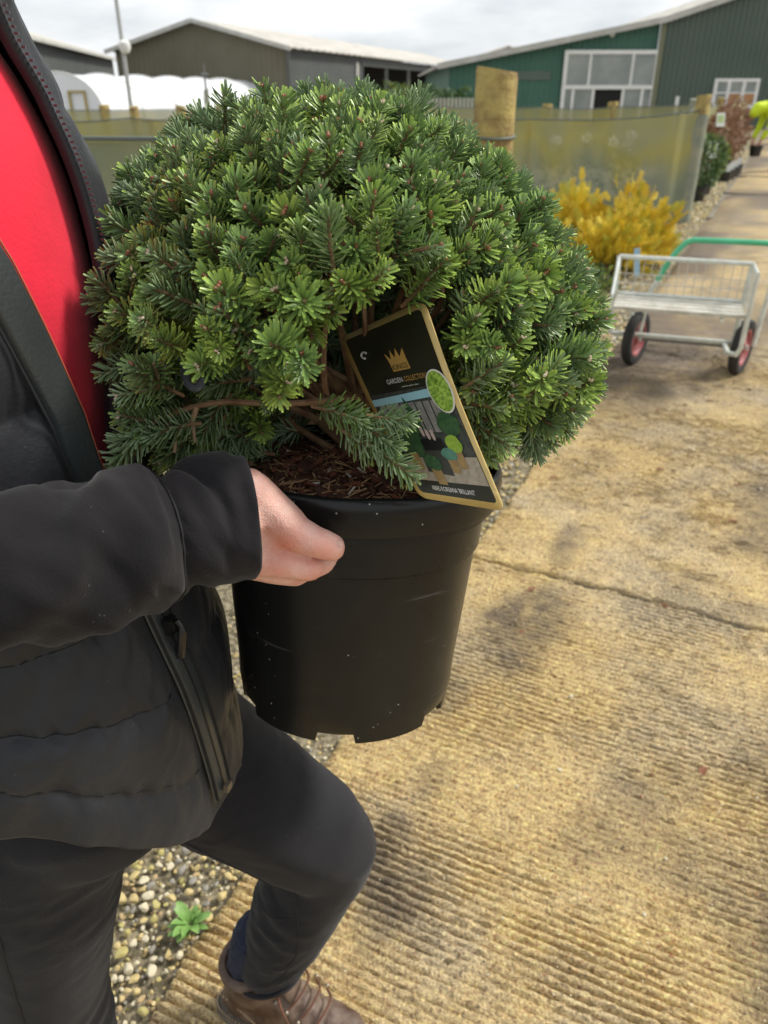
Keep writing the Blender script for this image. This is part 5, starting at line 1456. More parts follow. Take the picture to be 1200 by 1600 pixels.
    for k in range(96):
        a_ = 2 * math.pi * k / 96; x = 0.138 + 0.143 * math.cos(a_)
        wv = 0.048 - 0.010 * math.exp(-((x - 0.10) / 0.05) ** 2) - 0.006 * (x < 0.08); y = wv * math.copysign(abs(math.sin(a_)) ** 0.75, math.sin(a_))
        mb.box((x, y, 0.029), (0.004, 0.0016, 0.0016), a_ + 1.57)
    mb.build('welt_stitch', m_thr, b_)['kind'] = 'stuff'
    mb = MB()
    for s_ in (-1, 1):
        for k in range(22):
            t_ = k / 21; mb.box((0.095 - 0.075 * t_ ** 2 + 0.0, s_ * (0.041 - 0.012 * t_ ** 3), 0.045 + 0.06 * t_ * (1 - 0.2 * t_)), (0.0022, 0.0018, 0.0035), 0)
    mb.build('counter_stitch', m_thr, b_)['kind'] = 'stuff'
    sk = blob('sock', [[(0.075, 0, 0.13, 0.046), (0.080, 0, 0.185, 0.046), (0.092, 0, 0.235, 0.047)]], 0.005, m_sock, b_, 4, lambda co, no: co + no * (0.0016 * np.sin(co[:, 2] * 2 * np.pi / 0.009) + 0.001 * np.sin(np.arctan2(co[:, 1], co[:, 0] - 0.08) * 40))[:, None])
    return b_
boot((-0.285, 0.778, 0.0), R(-18), 1)
boot((-0.515, 0.560, 0.0), R(-10), -1)

# ================================================================== POTTED FIR
tiltx, rollx = R(10), R(3)
AX = Vector((math.sin(rollx), math.sin(tiltx) * math.cos(rollx), math.cos(tiltx) * math.cos(rollx)))
E1 = Vector((0, 1, 0)).cross(AX).normalized(); E2 = AX.cross(E1)
RC = Vector((-0.0313, 0.748, 1.081))           # rim centre
PR, PB, PH, RIMH = 0.157, 0.1185, 0.280, 0.035
BASE = RC - AX * PH
fir = empty('potted_fir', BASE)
Mr = Matrix((E1, E2, AX)).transposed()
fir.rotation_euler = Mr.to_euler()
tag(fir, 'dome shaped dwarf fir in a large black pot carried by the person', 'potted plant')
MI = Mr.transposed()
def toloc(p): return MI @ (Vector(p) - BASE)    # world -> pot space (z along the axis, 0 at the base)
def todir(d): return MI @ Vector(d)

m_pot = bpy.data.materials.new('black_pot_plastic'); m_pot.use_nodes = True
t, N, Lk, B = nodes_of(m_pot)
tc = N.new('ShaderNodeTexCoord')
n1 = N.new('ShaderNodeTexNoise'); n1.inputs['Scale'].default_value = 9; n1.inputs['Detail'].default_value = 7; n1.inputs['Roughness'].default_value = 0.65; Lk.new(tc.outputs['Object'], n1.inputs['Vector'])
dust = add_ramp(t, n1.outputs['Fac'], [(0.35, (0.0062, 0.0066, 0.0070)), (0.62, (0.0105, 0.011, 0.011)), (0.74, (0.034, 0.032, 0.028))])
v1 = N.new('ShaderNodeTexVoronoi'); v1.inputs['Scale'].default_value = 90; Lk.new(tc.outputs['Object'], v1.inputs['Vector'])
lt = N.new('ShaderNodeMath'); lt.operation = 'LESS_THAN'; lt.inputs[1].default_value = 0.075; Lk.new(v1.outputs['Distance'], lt.inputs[0])
n3 = N.new('ShaderNodeTexNoise'); n3.inputs['Scale'].default_value = 16; n3.inputs['Detail'].default_value = 5; Lk.new(tc.outputs['Object'], n3.inputs['Vector'])
gt = N.new('ShaderNodeMath'); gt.operation = 'GREATER_THAN'; gt.inputs[1].default_value = 0.55; Lk.new(n3.outputs['Fac'], gt.inputs[0])
mu = N.new('ShaderNodeMath'); mu.operation = 'MULTIPLY'; Lk.new(lt.outputs[0], mu.inputs[0]); Lk.new(gt.outputs[0], mu.inputs[1])
# faint horizontal scuffs
mp = N.new('ShaderNodeMapping'); mp.inputs['Scale'].default_value = (7, 7, 150); Lk.new(tc.outputs['Object'], mp.inputs[0])
n4 = N.new('ShaderNodeTexNoise'); n4.inputs['Scale'].default_value = 1.0; n4.inputs['Detail'].default_value = 3; Lk.new(mp.outputs[0], n4.inputs['Vector'])
g4 = add_ramp(t, n4.outputs['Fac'], [(0.69, (0, 0, 0)), (0.74, (0.35, 0.35, 0.35))])
mxa = N.new('ShaderNodeMixRGB'); mxa.inputs[2].default_value = (0.33, 0.32, 0.29, 1); Lk.new(mu.outputs[0], mxa.inputs[0]); Lk.new(dust.outputs[0], mxa.inputs[1])
mxb = N.new('ShaderNodeMixRGB'); mxb.inputs[2].default_value = (0.11, 0.11, 0.11, 1); Lk.new(g4.outputs[0], mxb.inputs[0]); Lk.new(mxa.outputs[0], mxb.inputs[1])
Lk.new(mxb.outputs[0], B.inputs['Base Color'])
mrr = N.new('ShaderNodeMapRange'); mrr.inputs['To Min'].default_value = 0.20; mrr.inputs['To Max'].default_value = 0.38; Lk.new(n1.outputs['Fac'], mrr.inputs['Value']); Lk.new(mrr.outputs[0], B.inputs['Roughness'])
B.inputs['Specular IOR Level'].default_value = 0.33
bpn = N.new('ShaderNodeBump'); bpn.inputs['Strength'].default_value = 0.15; bpn.inputs['Distance'].default_value = 0.002; Lk.new(n1.outputs['Fac'], bpn.inputs['Height']); Lk.new(bpn.outputs[0], B.inputs['Normal'])

# pot wall with drainage notches in the foot
prof = [(PB - 0.012, 0.010), (PB - 0.004, 0.000), (PB, 0.003), (PB + 0.0015, 0.016), (PB + 0.004, 0.032)]
zr = PH - RIMH
def wall_r(z): return PB + (PR * 0.915 - PB) * z / PH
for z in np.linspace(0.05, zr - 0.052, 10): prof.append((wall_r(z), z))
prof += [(wall_r(zr - 0.050), zr - 0.050), (wall_r(zr - 0.047) + 0.0035, zr - 0.047), (wall_r(zr) + 0.0035, zr + 0.004)]
inner = [(wall_r(zr) - 0.004, zr + 0.004), (wall_r(0.03) - 0.004, 0.03), (0.0, 0.03)]
n = 240
V, Fs = [], []
NOTCH = R(-93)
for (r_, z) in prof + inner:
    for k in range(n):
        a_ = 2 * math.pi * k / n
        zz_ = z
        dn = (a_ - NOTCH + math.pi / 6) % (math.pi / 3) - math.pi / 6
        if z < 0.012 and abs(dn) * PB < 0.021: zz_ = max(z, 0.0135)
        V.append((r_ * math.cos(a_), r_ * math.sin(a_), zz_))
m_ = len(prof) + len(inner)
for i in range(m_ - 1):
    for k in range(n):
        l = (k + 1) % n
        Fs.append((i * n + k, i * n + l, (i + 1) * n + l, (i + 1) * n + k))
mb = MB(); mb.add(V, Fs); pot = mb.build('pot', m_pot, fir, 30)
mb = MB()
mb.lathe([(wall_r(zr) + 0.001, zr), (PR * 0.990, zr - 0.001), (PR * 0.997, zr + 0.002), (PR * 1.000, PH - 0.017), (PR * 1.003, PH - 0.013), (PR * 1.003, PH - 0.009), (PR * 0.999, PH - 0.0055), (PR * 0.990, PH - 0.0025), (PR * 0.977, PH - 0.0005), (PR * 0.966, PH), (PR * 0.956, PH - 0.002), (PR * 0.949, PH - 0.006), (PR * 0.945, zr - 0.01)], n)
mb.build('rim', m_pot, pot, 50)

# soil
m_soil = mat('bark_compost', (0.050, 0.021, 0.012), 0.95, var=(0.13, 0.058, 0.030), noise_scale=70, bump=(120, 1.0, 0.008))
nr_, na_ = 46, 120
rr_, aa_ = np.meshgrid(np.linspace(0.0, PR * 0.952, nr_), np.linspace(0, 2 * np.pi, na_, endpoint=False), indexing='ij')
sx_, sy_ = rr_ * np.cos(aa_), rr_ * np.sin(aa_)
SOILZ = PH - 0.022
sz_ = SOILZ + 0.018 * (1 - (rr_ / PR) ** 2) + (fbm(sx_ * 40 + 50, sy_ * 40 + 50, oct=4, seed=101) - 0.5) * 0.020
soil = link('soil', grid_mesh('soil', sx_, sy_, sz_, m_soil, wrap_u=True), fir)
def soil_z(x, y):
    r2 = x * x + y * y
    return SOILZ + 0.018 * (1 - r2 / PR ** 2) + (float(fbm(x * 40 + 50, y * 40 + 50, oct=4, seed=101)) - 0.5) * 0.020
m_chips = [mat('bark_dark', (0.045, 0.018, 0.010), 0.9, var=(0.09, 0.04, 0.02), noise_scale=60), mat('bark_red', (0.16, 0.052, 0.026), 0.9, var=(0.10, 0.035, 0.02), noise_scale=60),
           mat('dead_needle', (0.30, 0.17, 0.08), 0.8, var=(0.42, 0.27, 0.14), noise_scale=80), mat('grey_needle', (0.60, 0.57, 0.50), 0.7)]
rc = random.Random(14)
mb = MB()
for k in range(2000):
    a_ = rc.uniform(0, 6.283); r_ = PR * 0.93 * math.sqrt(rc.random())
    x, y = r_ * math.cos(a_), r_ * math.sin(a_)
    z = soil_z(x, y) + rc.uniform(0.0, 0.006)
    ty = rc.random()
    if ty < 0.42: L_, w_, h_, mi_ = rc.uniform(0.005, 0.015), rc.uniform(0.003, 0.007), 0.003, rc.choice((0, 0, 1))
    elif ty < 0.955: L_, w_, h_, mi_ = rc.uniform(0.010, 0.022), rc.uniform(0.0007, 0.0015), 0.0008, rc.choice((2, 2, 1, 2))
    else: L_, w_, h_, mi_ = rc.uniform(0.009, 0.015), 0.0022, 0.0012, 3
    M_ = Matrix.Rotation(rc.uniform(0, 6.28), 3, 'Z') @ Matrix.Rotation(rc.gauss(0, 0.28), 3, 'Y') @ Matrix.Rotation(rc.gauss(0, 0.4), 3, 'X')
    mb.box((x, y, z), (L_, w_, h_), M_, mi_)
ch = mb.build('bark_chips', m_chips, soil, None); ch['kind'] = 'stuff'

# ---- needles, shoots
m_needle = bpy.data.materials.new('fir_needle'); m_needle.use_nodes = True
t, N, Lk, B = nodes_of(m_needle)
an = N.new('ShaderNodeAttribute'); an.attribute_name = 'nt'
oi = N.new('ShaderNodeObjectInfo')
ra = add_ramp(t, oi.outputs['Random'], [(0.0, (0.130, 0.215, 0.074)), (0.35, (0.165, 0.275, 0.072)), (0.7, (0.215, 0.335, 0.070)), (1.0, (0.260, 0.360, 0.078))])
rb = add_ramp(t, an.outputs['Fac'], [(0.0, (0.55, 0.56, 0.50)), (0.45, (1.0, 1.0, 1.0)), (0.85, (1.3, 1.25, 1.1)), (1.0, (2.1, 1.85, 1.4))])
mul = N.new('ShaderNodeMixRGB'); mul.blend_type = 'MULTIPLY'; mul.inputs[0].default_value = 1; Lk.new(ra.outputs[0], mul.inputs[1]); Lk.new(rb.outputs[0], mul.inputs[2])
Lk.new(mul.outputs[0], B.inputs['Base Color'])
B.inputs['Roughness'].default_value = 0.36; B.inputs['Specular IOR Level'].default_value = 0.5
m_under = mat('needle_underside', (0.17, 0.26, 0.12), 0.55, var=(0.27, 0.36, 0.21), noise_scale=30)
m_twig = mat('fir_twig', (0.15, 0.075, 0.035), 0.9, var=(0.27, 0.17, 0.09), noise_scale=60, bump=(160, 0.6, 0.002))
m_budr = mat('resin_bud_red', (0.22, 0.065, 0.035), 0.45, var=(0.40, 0.20, 0.12), noise_scale=160)
m_budp = mat('resin_bud_pale', (0.50, 0.36, 0.25), 0.45, var=(0.62, 0.52, 0.42), noise_scale=160)

class NB_:
    """fast collector for needles: arrays of verts and quads"""
    def __init__(s): s.v, s.f, s.m, s.t, s.n = [], [], [], [], 0
    def needle(s, b, d, nrm, L_, w_, curve):
        d = d.normalized(); sd_ = d.cross(nrm).normalized(); up = sd_.cross(d)
        prof_ = ((0.0, 0.45), (0.22, 0.95), (0.82, 1.0), (0.965, 0.78), (1.0, 0.38))
        for t_, k in prof_:
            c = b + d * (L_ * t_) + up * (curve * L_ * t_ * t_)
            h = w_ * k * 0.5
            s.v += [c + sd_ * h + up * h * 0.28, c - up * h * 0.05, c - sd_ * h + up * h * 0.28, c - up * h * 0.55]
            s.t += [t_] * 4
        o = s.n
        for i in range(4):
            q = o + 4 * i
            s.f += [(q, q + 4, q + 5, q + 1), (q + 1, q + 5, q + 6, q + 2), (q + 2, q + 6, q + 7, q + 3), (q + 3, q + 7, q + 4, q)]
            s.m += [0, 0, 1, 1]
        s.n += 20
    def tube(s, pts, rads, n_=6, mi_=2):
        k = MB(); k.tube(pts, rads, n_)
        s.v += [Vector(v) for v in k.v]; s.t += [0.0] * len(k.v)
        for f in k.f:
            s.f.append(tuple(i + s.n for i in f)); s.m.append(mi_)
        s.n += len(k.v)
def shoot_geo(seed, L_=0.060, lateral=False):
    r_ = random.Random(seed); nb = NB_()
    def axis(p0, d, ln, cnt, nl):
        bend = Vector((r_.gauss(0, .1), r_.gauss(0, .1), 0))
        pt = lambda t_: p0 + d * (ln * t_) + bend * (ln * t_ * t_)
        nb.tube([pt(0), pt(0.5), pt(0.97)], [0.0019, 0.0017, 0.0015])
        u = d.orthogonal().normalized()
        for i in range(cnt):
            f = i / cnt
            tt_ = 0.12 + 0.86 * f ** 0.80
            q = Quaternion(d, i * 2.39996 + r_.gauss(0, .25))
            rad = u.copy(); rad.rotate(q)
            tip = f ** 3
            ang = R(66 - 30 * tip + r_.gauss(0, 7))
            dr = rad * math.sin(ang) + d * math.cos(ang)
            nrm = (d * math.sin(ang) - rad * math.cos(ang))       # upper face looks towards the shoot tip
            le = nl * r_.uniform(0.80, 1.10) * (0.78 + 0.35 * math.sin(math.pi * min(1, f * 0.9 + 0.12))) * (1 - 0.22 * tip)
            nb.needle(pt(tt_) + rad * 0.0012, dr, nrm, le, r_.uniform(0.0021, 0.0027), r_.uniform(0.02, 0.20))
        return pt(0.985)
    tips = [axis(Vector((0, 0, 0)), Vector((0, 0, 1)), L_, 84, 0.0195)]
    if lateral:
        for k in range(2):
            a_ = r_.uniform(0, 6.28) if k == 0 else a_ + math.pi + r_.gauss(0, .5)
            d = Vector((math.cos(a_) * 0.75, math.sin(a_) * 0.75, 0.66)).normalized()
            tips.append(axis(Vector((0, 0, L_ * 0.42)), d, L_ * 0.58, 46, 0.0155))
    return nb, tips
def nb_mesh(name, nb):
    me = bpy.data.meshes.new(name)
    me.from_pydata([tuple(v) for v in nb.v], [], nb.f)
    for m_ in (m_needle, m_under, m_twig): me.materials.append(m_)
    me.polygons.foreach_set('material_index', np.array(nb.m, dtype=np.int32))
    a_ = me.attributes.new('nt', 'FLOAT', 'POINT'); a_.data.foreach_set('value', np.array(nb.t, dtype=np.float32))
    finish(me, 50)
    return me
SHOOT = []
for i in range(12):
    nb, tips = shoot_geo(500 + i, (0.050, 0.058, 0.064)[i % 3], i % 3 == 2)
    SHOOT.append((nb_mesh('shoot', nb), tips, nb))
def bud_mesh(seed, m_):
    r_ = random.Random(seed); mb = MB()
    for k in range(r_.choice((2, 3, 3, 4))):
        a_ = k * 2.2 + r_.random(); q_ = 0.0 if k == 0 else 0.0026
        s_ = r_.uniform(0.0013, 0.0019)
        mb.lathe([(0.0003, -s_), (s_ * 0.8, -s_ * 0.5), (s_, 0.2 * s_), (s_ * 0.7, s_ * 1.0), (0.0002, s_ * 1.45)], 7, (q_ * math.cos(a_), q_ * math.sin(a_), 0.0012))
    return mb.mesh('bud', m_, 60)
BUDS = [bud_mesh(700 + i, m_budr) for i in range(4)] + [bud_mesh(720 + i, m_budp) for i in range(4)]

DC = Vector((-0.048, 0.780, 1.226))           # dome centre, world
DRX, DRY, DRZ = 0.256, 0.25, 0.204
rf_ = random.Random(77)
def dome_r(d):
    k = 1 + 0.09 * (float(vn(d.x * 2.4 + 20, d.y * 2.4 + 20, d.z * 2.4 + 20, 3)) - 0.5) * 2 + 0.06 * (float(vn(d.x * 6 + 20, d.y * 6 + 20, d.z * 6 + 20, 4)) - 0.5) * 2
    return k
def low_limit(d):
    # how far the skirt reaches down: lifted over the soil at the front, hanging at the sides
    az = math.degrees(math.atan2(d.y, d.x))    # -90 = towards the viewer
    pts = ((-180, -0.50), (-150, -0.42), (-132, 0.02), (-115, 0.10), (-92, 0.09), (-75, -0.10), (-55, -0.42), (-30, -0.55), (0, -0.58), (40, -0.6), (90, -0.55), (140, -0.5), (180, -0.50))
    return float(np.interp(az, [p_[0] for p_ in pts], [p_[1] for p_ in pts]))
def card_clear(p):
    # keep the foliage from growing through the hanging label
    q = toloc(p)
    return True
def rr0_(d): return math.sqrt(d.x * d.x + d.y * d.y)
places = []
NS = 1060
for i in range(NS):
    z = 1 - 1.86 * (i + 0.5) / NS
    a_ = i * 2.39996323
    rr0 = math.sqrt(max(0, 1 - z * z))
    d = Vector((rr0 * math.cos(a_) + rf_.gauss(0, .035), rr0 * math.sin(a_) + rf_.gauss(0, .035), z + rf_.gauss(0, .035))).normalized()
    if d.z < low_limit(d) + rf_.gauss(0, 0.05): continue
    k = dome_r(d) * rf_.uniform(0.93, 1.03)
    if d.z > 0: k *= (rr0_(d) ** 1.75 + d.z ** 1.75) ** (-1 / 1.75)
    tip = DC + Vector((d.x * DRX * k + 0.008 * max(0, d.z), d.y * DRY * k, d.z * DRZ * k))
    nrm = Vector((d.x / DRX, d.y / DRY, d.z / DRZ)).normalized()
    up = Vector((0, 0, 1))
    dr = (nrm * 1.0 + up * (0.30 if d.z > -0.2 else 0.05) + Vector((rf_.gauss(0, .30), rf_.gauss(0, .30), rf_.gauss(0, .30)))).normalized()
    if inside_torso(tip, 0.016): continue
    places.append((tip, dr, d))
# the visible ones (facing the viewer's side) become single parts
CAM = Vector((0, 0, 1.42))
def facing(pl):
    tip, dr, d = pl
    v = (CAM - tip).normalized()
    return d.dot(v)
places.sort(key=facing, reverse=True)
def shoot_matrix(tip, dr, L_, sc, tw):
    q = Vector((0, 0, 1)).rotation_difference(dr)
    return q @ Quaternion((0, 0, 1), tw), tip - dr * (L_ * sc)
CARD = [Vector(v) for v in ((-0.040, 0.691, 1.224), (0.032, 0.616, 1.276), (0.096, 0.531, 1.131), (0.030, 0.568, 1.124))]
def behind_card_ok(tip):
    """False where a shoot would stick out through the face of the label"""
    for su in (0.15, 0.4, 0.65, 0.9):
        for sv in (0.02, 0.15, 0.3, 0.45, 0.6, 0.75, 0.9):
            c = CARD[0].lerp(CARD[1], su).lerp(CARD[3].lerp(CARD[2], su), sv)
            v = (c - CAM); dl = v.length; v.normalize()
            w = tip - CAM; al = w.dot(v)
            if (w - v * al).length < 0.036 and al < dl + 0.034: return False
    return True
single = 0; rest = NB_(); restn = 0
rest_v, rest_f, rest_m, rest_t, off_ = [], [], [], [], 0
SH_NP = [(np.array([tuple(v) for v in nb.v]), nb) for _, _, nb in SHOOT]
for pl in places:
    tip, dr, d = pl
    if not behind_card_ok(tip): 
        if d.x > -0.2 or True:
            tip = tip + (tip - CAM).normalized() * 0.055
            if not behind_card_ok(tip): continue
    i = rf_.randrange(12); sc = rf_.choice((0.70, 0.78, 0.85, 0.9, 0.97, 1.05))
    Ls = (0.050, 0.058, 0.064)[i % 3]
    q, loc = shoot_matrix(tip, dr, Ls, sc, rf_.uniform(0, 6.28))
    if single < 300:
        o = link('shoot', SHOOT[i][0], fir)
        mloc = toloc(loc); qm = (MI.to_quaternion() @ q)
        o.location = mloc; o.rotation_mode = 'QUATERNION'; o.rotation_quaternion = qm; o.scale = (sc, sc, sc)
        for j, tp in enumerate(SHOOT[i][1]):
            if rf_.random() < 0.86:
                red = rf_.random() < (0.72 if d.z > 0.25 else 0.30)
                b_ = link('bud', BUDS[rf_.randrange(4) + (0 if red else 4)], o); b_.location = tp
                s_ = rf_.uniform(0.75, 1.15); b_.scale = (s_, s_, s_)
        single += 1
    else:
        A = np.array((MI.to_quaternion() @ q).to_matrix()) * sc
        v_, nb = SH_NP[i]
        rest_v.append(v_ @ A.T + np.array(toloc(loc)))
        rest_f += [tuple(x + off_ for x in f) for f in nb.f]; rest_m += nb.m; rest_t += nb.t; off_ += len(v_)
# an inner layer of shaded shoots
for i in range(230):
    d = Vector((rf_.gauss(0, 1), rf_.gauss(0, 1), rf_.gauss(0, 1))).normalized()
    if d.z < low_limit(d) + 0.06: continue
    k = rf_.uniform(0.72, 0.88)
    tip = DC + Vector((d.x * DRX * k, d.y * DRY * k, d.z * DRZ * k))
    if inside_torso(tip, 0.045) or not behind_card_ok(tip): continue
    dr = (d + Vector((rf_.gauss(0, .5), rf_.gauss(0, .5), rf_.gauss(0, .5)))).normalized()
    j = rf_.randrange(12); q, loc = shoot_matrix(tip, dr, 0.055, 1.0, rf_.uniform(0, 6))
    A = np.array((MI.to_quaternion() @ q).to_matrix()); v_, nb = SH_NP[j]
    rest_v.append(v_ @ A.T + np.array(toloc(loc))); rest_f += [tuple(x + off_ for x in f) for f in nb.f]; rest_m += nb.m; rest_t += nb.t; off_ += len(v_)
# dark shoots low at the back, behind the stem and over the far rim
for i in range(200):
    az = R(rf_.uniform(-25, 215)); rr_ = rf_.uniform(0.11, 0.19 if az < R(110) else 0.235)
    tip = RC + E1 * (rr_ * math.cos(az)) + E2 * (rr_ * math.sin(az)) + AX * rf_.uniform(0.035 if az < R(110) else 0.0, 0.12)
    if inside_torso(tip, 0.01) or not behind_card_ok(tip): continue
    dr = (E1 * math.cos(az) * 0.6 + E2 * math.sin(az) * 0.5 + Vector((rf_.gauss(0, .5), rf_.gauss(-0.4, .5), rf_.gauss(0, .4)))).normalized()
    j = rf_.randrange(12); q, loc = shoot_matrix(tip, dr, 0.055, 1.0, rf_.uniform(0, 6))
    A = np.array((MI.to_quaternion() @ q).to_matrix()); v_, nb = SH_NP[j]
    rest_v.append(v_ @ A.T + np.array(toloc(loc))); rest_f += [tuple(x + off_ for x in f) for f in nb.f]; rest_m += nb.m; rest_t += nb.t; off_ += len(v_)
class _R: pass
rr = _R(); rr.v = [tuple(x) for x in np.concatenate(rest_v)]; rr.f = rest_f; rr.m = rest_m; rr.t = rest_t
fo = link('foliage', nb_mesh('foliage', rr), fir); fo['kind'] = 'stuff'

# ---- limbs
root = RC - AX * 0.03 + Vector((0.0, 0.015, 0))
mb = MB(); mb.tube([toloc(root - AX * 0.02), toloc(root + AX * 0.05), toloc(root + AX * 0.12 + Vector((0.01, 0, 0)))], [0.017, 0.014, 0.009], 12); mb.build('stem', m_twig, fir)
for k in range(46):
    d = Vector((rf_.gauss(0, 1), rf_.gauss(0, 1), rf_.gauss(0.2, .7))).normalized()
    if d.z < -0.40: d.z = -0.35
    if d.y < -0.1 and d.z < 0.5: d.y = abs(d.y)
    e = DC + Vector((d.x * DRX, d.y * DRY, d.z * DRZ)) * 0.86
    if inside_torso(e, 0): continue
    s_ = root + AX * rf_.uniform(0.015, 0.10)
    mid_ = s_.lerp(e, 0.5) + Vector((rf_.gauss(0, .015), rf_.gauss(0, .015), rf_.gauss(-0.01, .015)))
    pts = [toloc(Vector(v)) for v in bez([s_, mid_, e], 7)]
    mb = MB(); mb.tube(pts, list(np.linspace(0.0045, 0.0015, len(pts))), 6); mb.build('branch', m_twig, fir)
def twig(pts, r0, r1, name='branch', m_=None):
    P_ = [toloc(Vector(v)) for v in bez(pts, 6)]
    mb = MB(); mb.tube(P_, list(np.linspace(r0, r1, len(P_))), 7); return mb.build(name, m_ or m_twig, fir)
twig([(-0.02, 0.70, 1.165), (-0.066, 0.632, 1.184), (-0.099, 0.624, 1.186), (-0.138, 0.625, 1.187), (-0.165, 0.622, 1.183), (-0.186, 0.618, 1.176), (-0.205, 0.612, 1.165)], 0.0030, 0.0020)
m_paletwig = mat('pale_twig', (0.40, 0.27, 0.16), 0.8, var=(0.30, 0.19, 0.10), noise_scale=70)
twig([(-0.161, 0.622, 1.183), (-0.166, 0.616, 1.172), (-0.177, 0.612, 1.166), (-0.181, 0.606, 1.148)], 0.0024, 0.0016, 'branch', m_paletwig)
twig([(-0.164, 0.617, 1.173), (-0.163, 0.610, 1.164), (-0.1615, 0.606, 1.158)], 0.0016, 0.0012, 'branch', m_paletwig)
# low shoots drooping over the soil, the rim and the label edge
def extra(tip, dr, sc, i, world=True):
    dr = Vector(dr).normalized(); tip = Vector(tip)
    Ls = (0.050, 0.058, 0.064)[i % 3]
    q, loc = shoot_matrix(tip, dr, Ls, sc, rf_.uniform(0, 6.28))
    o = link('shoot', SHOOT[i][0], fir); o.location = toloc(loc); o.rotation_mode = 'QUATERNION'; o.rotation_quaternion = MI.to_quaternion() @ q; o.scale = (sc,) * 3
    if rf_.random() < 0.7:
        b_ = link('bud', BUDS[4 + rf_.randrange(4)], o); b_.location = SHOOT[i][1][0]
    return o
for tp, dr, sc, i in (((0.022, 0.563, 1.190), (0.85, -0.25, -0.12), 0.75, 0), ((-0.012, 0.578, 1.190), (0.8, -0.35, -0.05), 0.9, 1), ((0.012, 0.562, 1.172), (0.7, -0.3, -0.35), 0.85, 3),
                      ((0.026, 0.553, 1.150), (0.75, -0.30, -0.45), 0.85, 4), ((0.000, 0.568, 1.160), (0.75, -0.3, -0.40), 0.9, 6), 
                      ((-0.080, 0.592, 1.222), (-0.1, -0.8, 0.25), 0.9, 9), ((-0.198, 0.592, 1.178), (-0.6, -0.35, 0.1), 0.95, 0), ((-0.232, 0.583, 1.150), (-0.75, -0.25, -0.55), 1.0, 1),
                      ((-0.222, 0.590, 1.166), (-0.8, -0.2, -0.2), 0.9, 3), ((-0.210, 0.578, 1.190), (-0.5, -0.5, 0.3), 0.9, 4), ((-0.103, 0.612, 1.186), (-0.3, -0.5, -0.5), 0.45, 7),
                      ((-0.205, 0.640, 1.130), (-0.5, -0.4, -0.2), 1.1, 0), ((-0.225, 0.660, 1.150), (-0.7, -0.3, 0.1), 1.1, 1), ((-0.190, 0.665, 1.125), (-0.6, -0.3, -0.4), 1.1, 3), ((-0.235, 0.690, 1.130), (-0.8, 0.0, -0.3), 1.1, 4),
                      ((-0.215, 0.640, 1.165), (-0.5, -0.5, 0.0), 1.0, 6), ((-0.175, 0.650, 1.150), (-0.5, -0.4, -0.4), 1.0, 9), ((-0.210, 0.700, 1.105), (-0.8, -0.1, -0.4), 1.1, 10)):
    extra(tp, dr, sc, i)
# grey plastic label tie
mb = MB(); mb.tube([toloc(Vector(v)) for v in bez([(-0.172, 0.640, 1.212), (-0.168, 0.628, 1.203), (-0.160, 0.626, 1.199), (-0.155, 0.632, 1.204)], 6)], 0.0036, 7); mb.build('plastic_tie', mat('grey_plastic', (0.11, 0.125, 0.14), 0.4), fir)

# ================================================================== LABEL CARD
card = empty('plant_label', (CARD[0] + CARD[2]) * 0.5)
tag(card, 'large dark green and gold printed plant label hanging over the pot rim', 'plant label')
CO = card.location.copy()
CNRM = (CARD[1] - CARD[0]).cross(CARD[3] - CARD[0]).normalized()
if CNRM.dot(CAM - CO) < 0: CNRM = -CNRM
CWD, CHT = 0.098, 0.190     # nominal width and height used to place the print
def cpt(u, v, lift=0.0):
    """u 0..1 left to right, v 0..1 top to bottom"""
    p = CARD[0].lerp(CARD[1], u).lerp(CARD[3].lerp(CARD[2], u), v)
    a_ = (CARD[1] - CARD[0]).lerp(CARD[2] - CARD[3], v); b_ = (CARD[3] - CARD[0]).lerp(CARD[2] - CARD[1], u)
    nn = a_.cross(b_).normalized()
    if nn.dot(CAM - CO) < 0: nn = -nn
    bow = 0.004 * math.sin(math.pi * v) * 1.0
    return p + nn * (lift + bow) - CO
def rrect(u0, v0, u1, v1, rad, n=6):
    """outline of a rounded rectangle in card units (metres for the radius)"""
    ru, rv = rad / CWD, rad / CHT
    pts = []
    for cu, cv, a0 in ((u1 - ru, v0 + rv, -90), (u1 - ru, v1 - rv, 0), (u0 + ru, v1 - rv, 90), (u0 + ru, v0 + rv, 180)):
        for k in range(n + 1):
            a_ = R(a0 + 90 * k / n); pts.append((cu + ru * math.cos(a_), cv + rv * math.sin(a_)))
    return pts
def sheet(name, outline, lift, m_, parent=card, cuts=10, thick=0.0):
    bm = bmesh.new()
    vs = [bm.verts.new((u, v, 0)) for u, v in outline]
    bm.faces.new(vs)
    us = [o[0] for o in outline]; vv = [o[1] for o in outline]
    for k in range(1, cuts):
        bmesh.ops.bisect_plane(bm, geom=bm.verts[:] + bm.edges[:] + bm.faces[:], plane_co=(0, min(vv) + (max(vv) - min(vv)) * k / cuts, 0), plane_no=(0, 1, 0))
        bmesh.ops.bisect_plane(bm, geom=bm.verts[:] + bm.edges[:] + bm.faces[:], plane_co=(min(us) + (max(us) - min(us)) * k / cuts, 0, 0), plane_no=(1, 0, 0))
    for v in bm.verts: v.co = cpt(v.co.x, v.co.y, lift)
    me = bpy.data.meshes.new(name); bm.to_mesh(me); bm.free(); me.materials.append(m_); finish(me, 180)
    o = link(name, me, parent)
    if thick:
        md = o.modifiers.new('t', 'SOLIDIFY'); md.thickness = thick; md.offset = 0
    return o
m_gold_c = mat('gold_card', (0.62, 0.46, 0.17), 0.35, var=(0.54, 0.39, 0.13), noise_scale=30)
m_dkc = mat('dark_olive_print', (0.020, 0.022, 0.012), 0.30, var=(0.032, 0.034, 0.020), noise_scale=20)
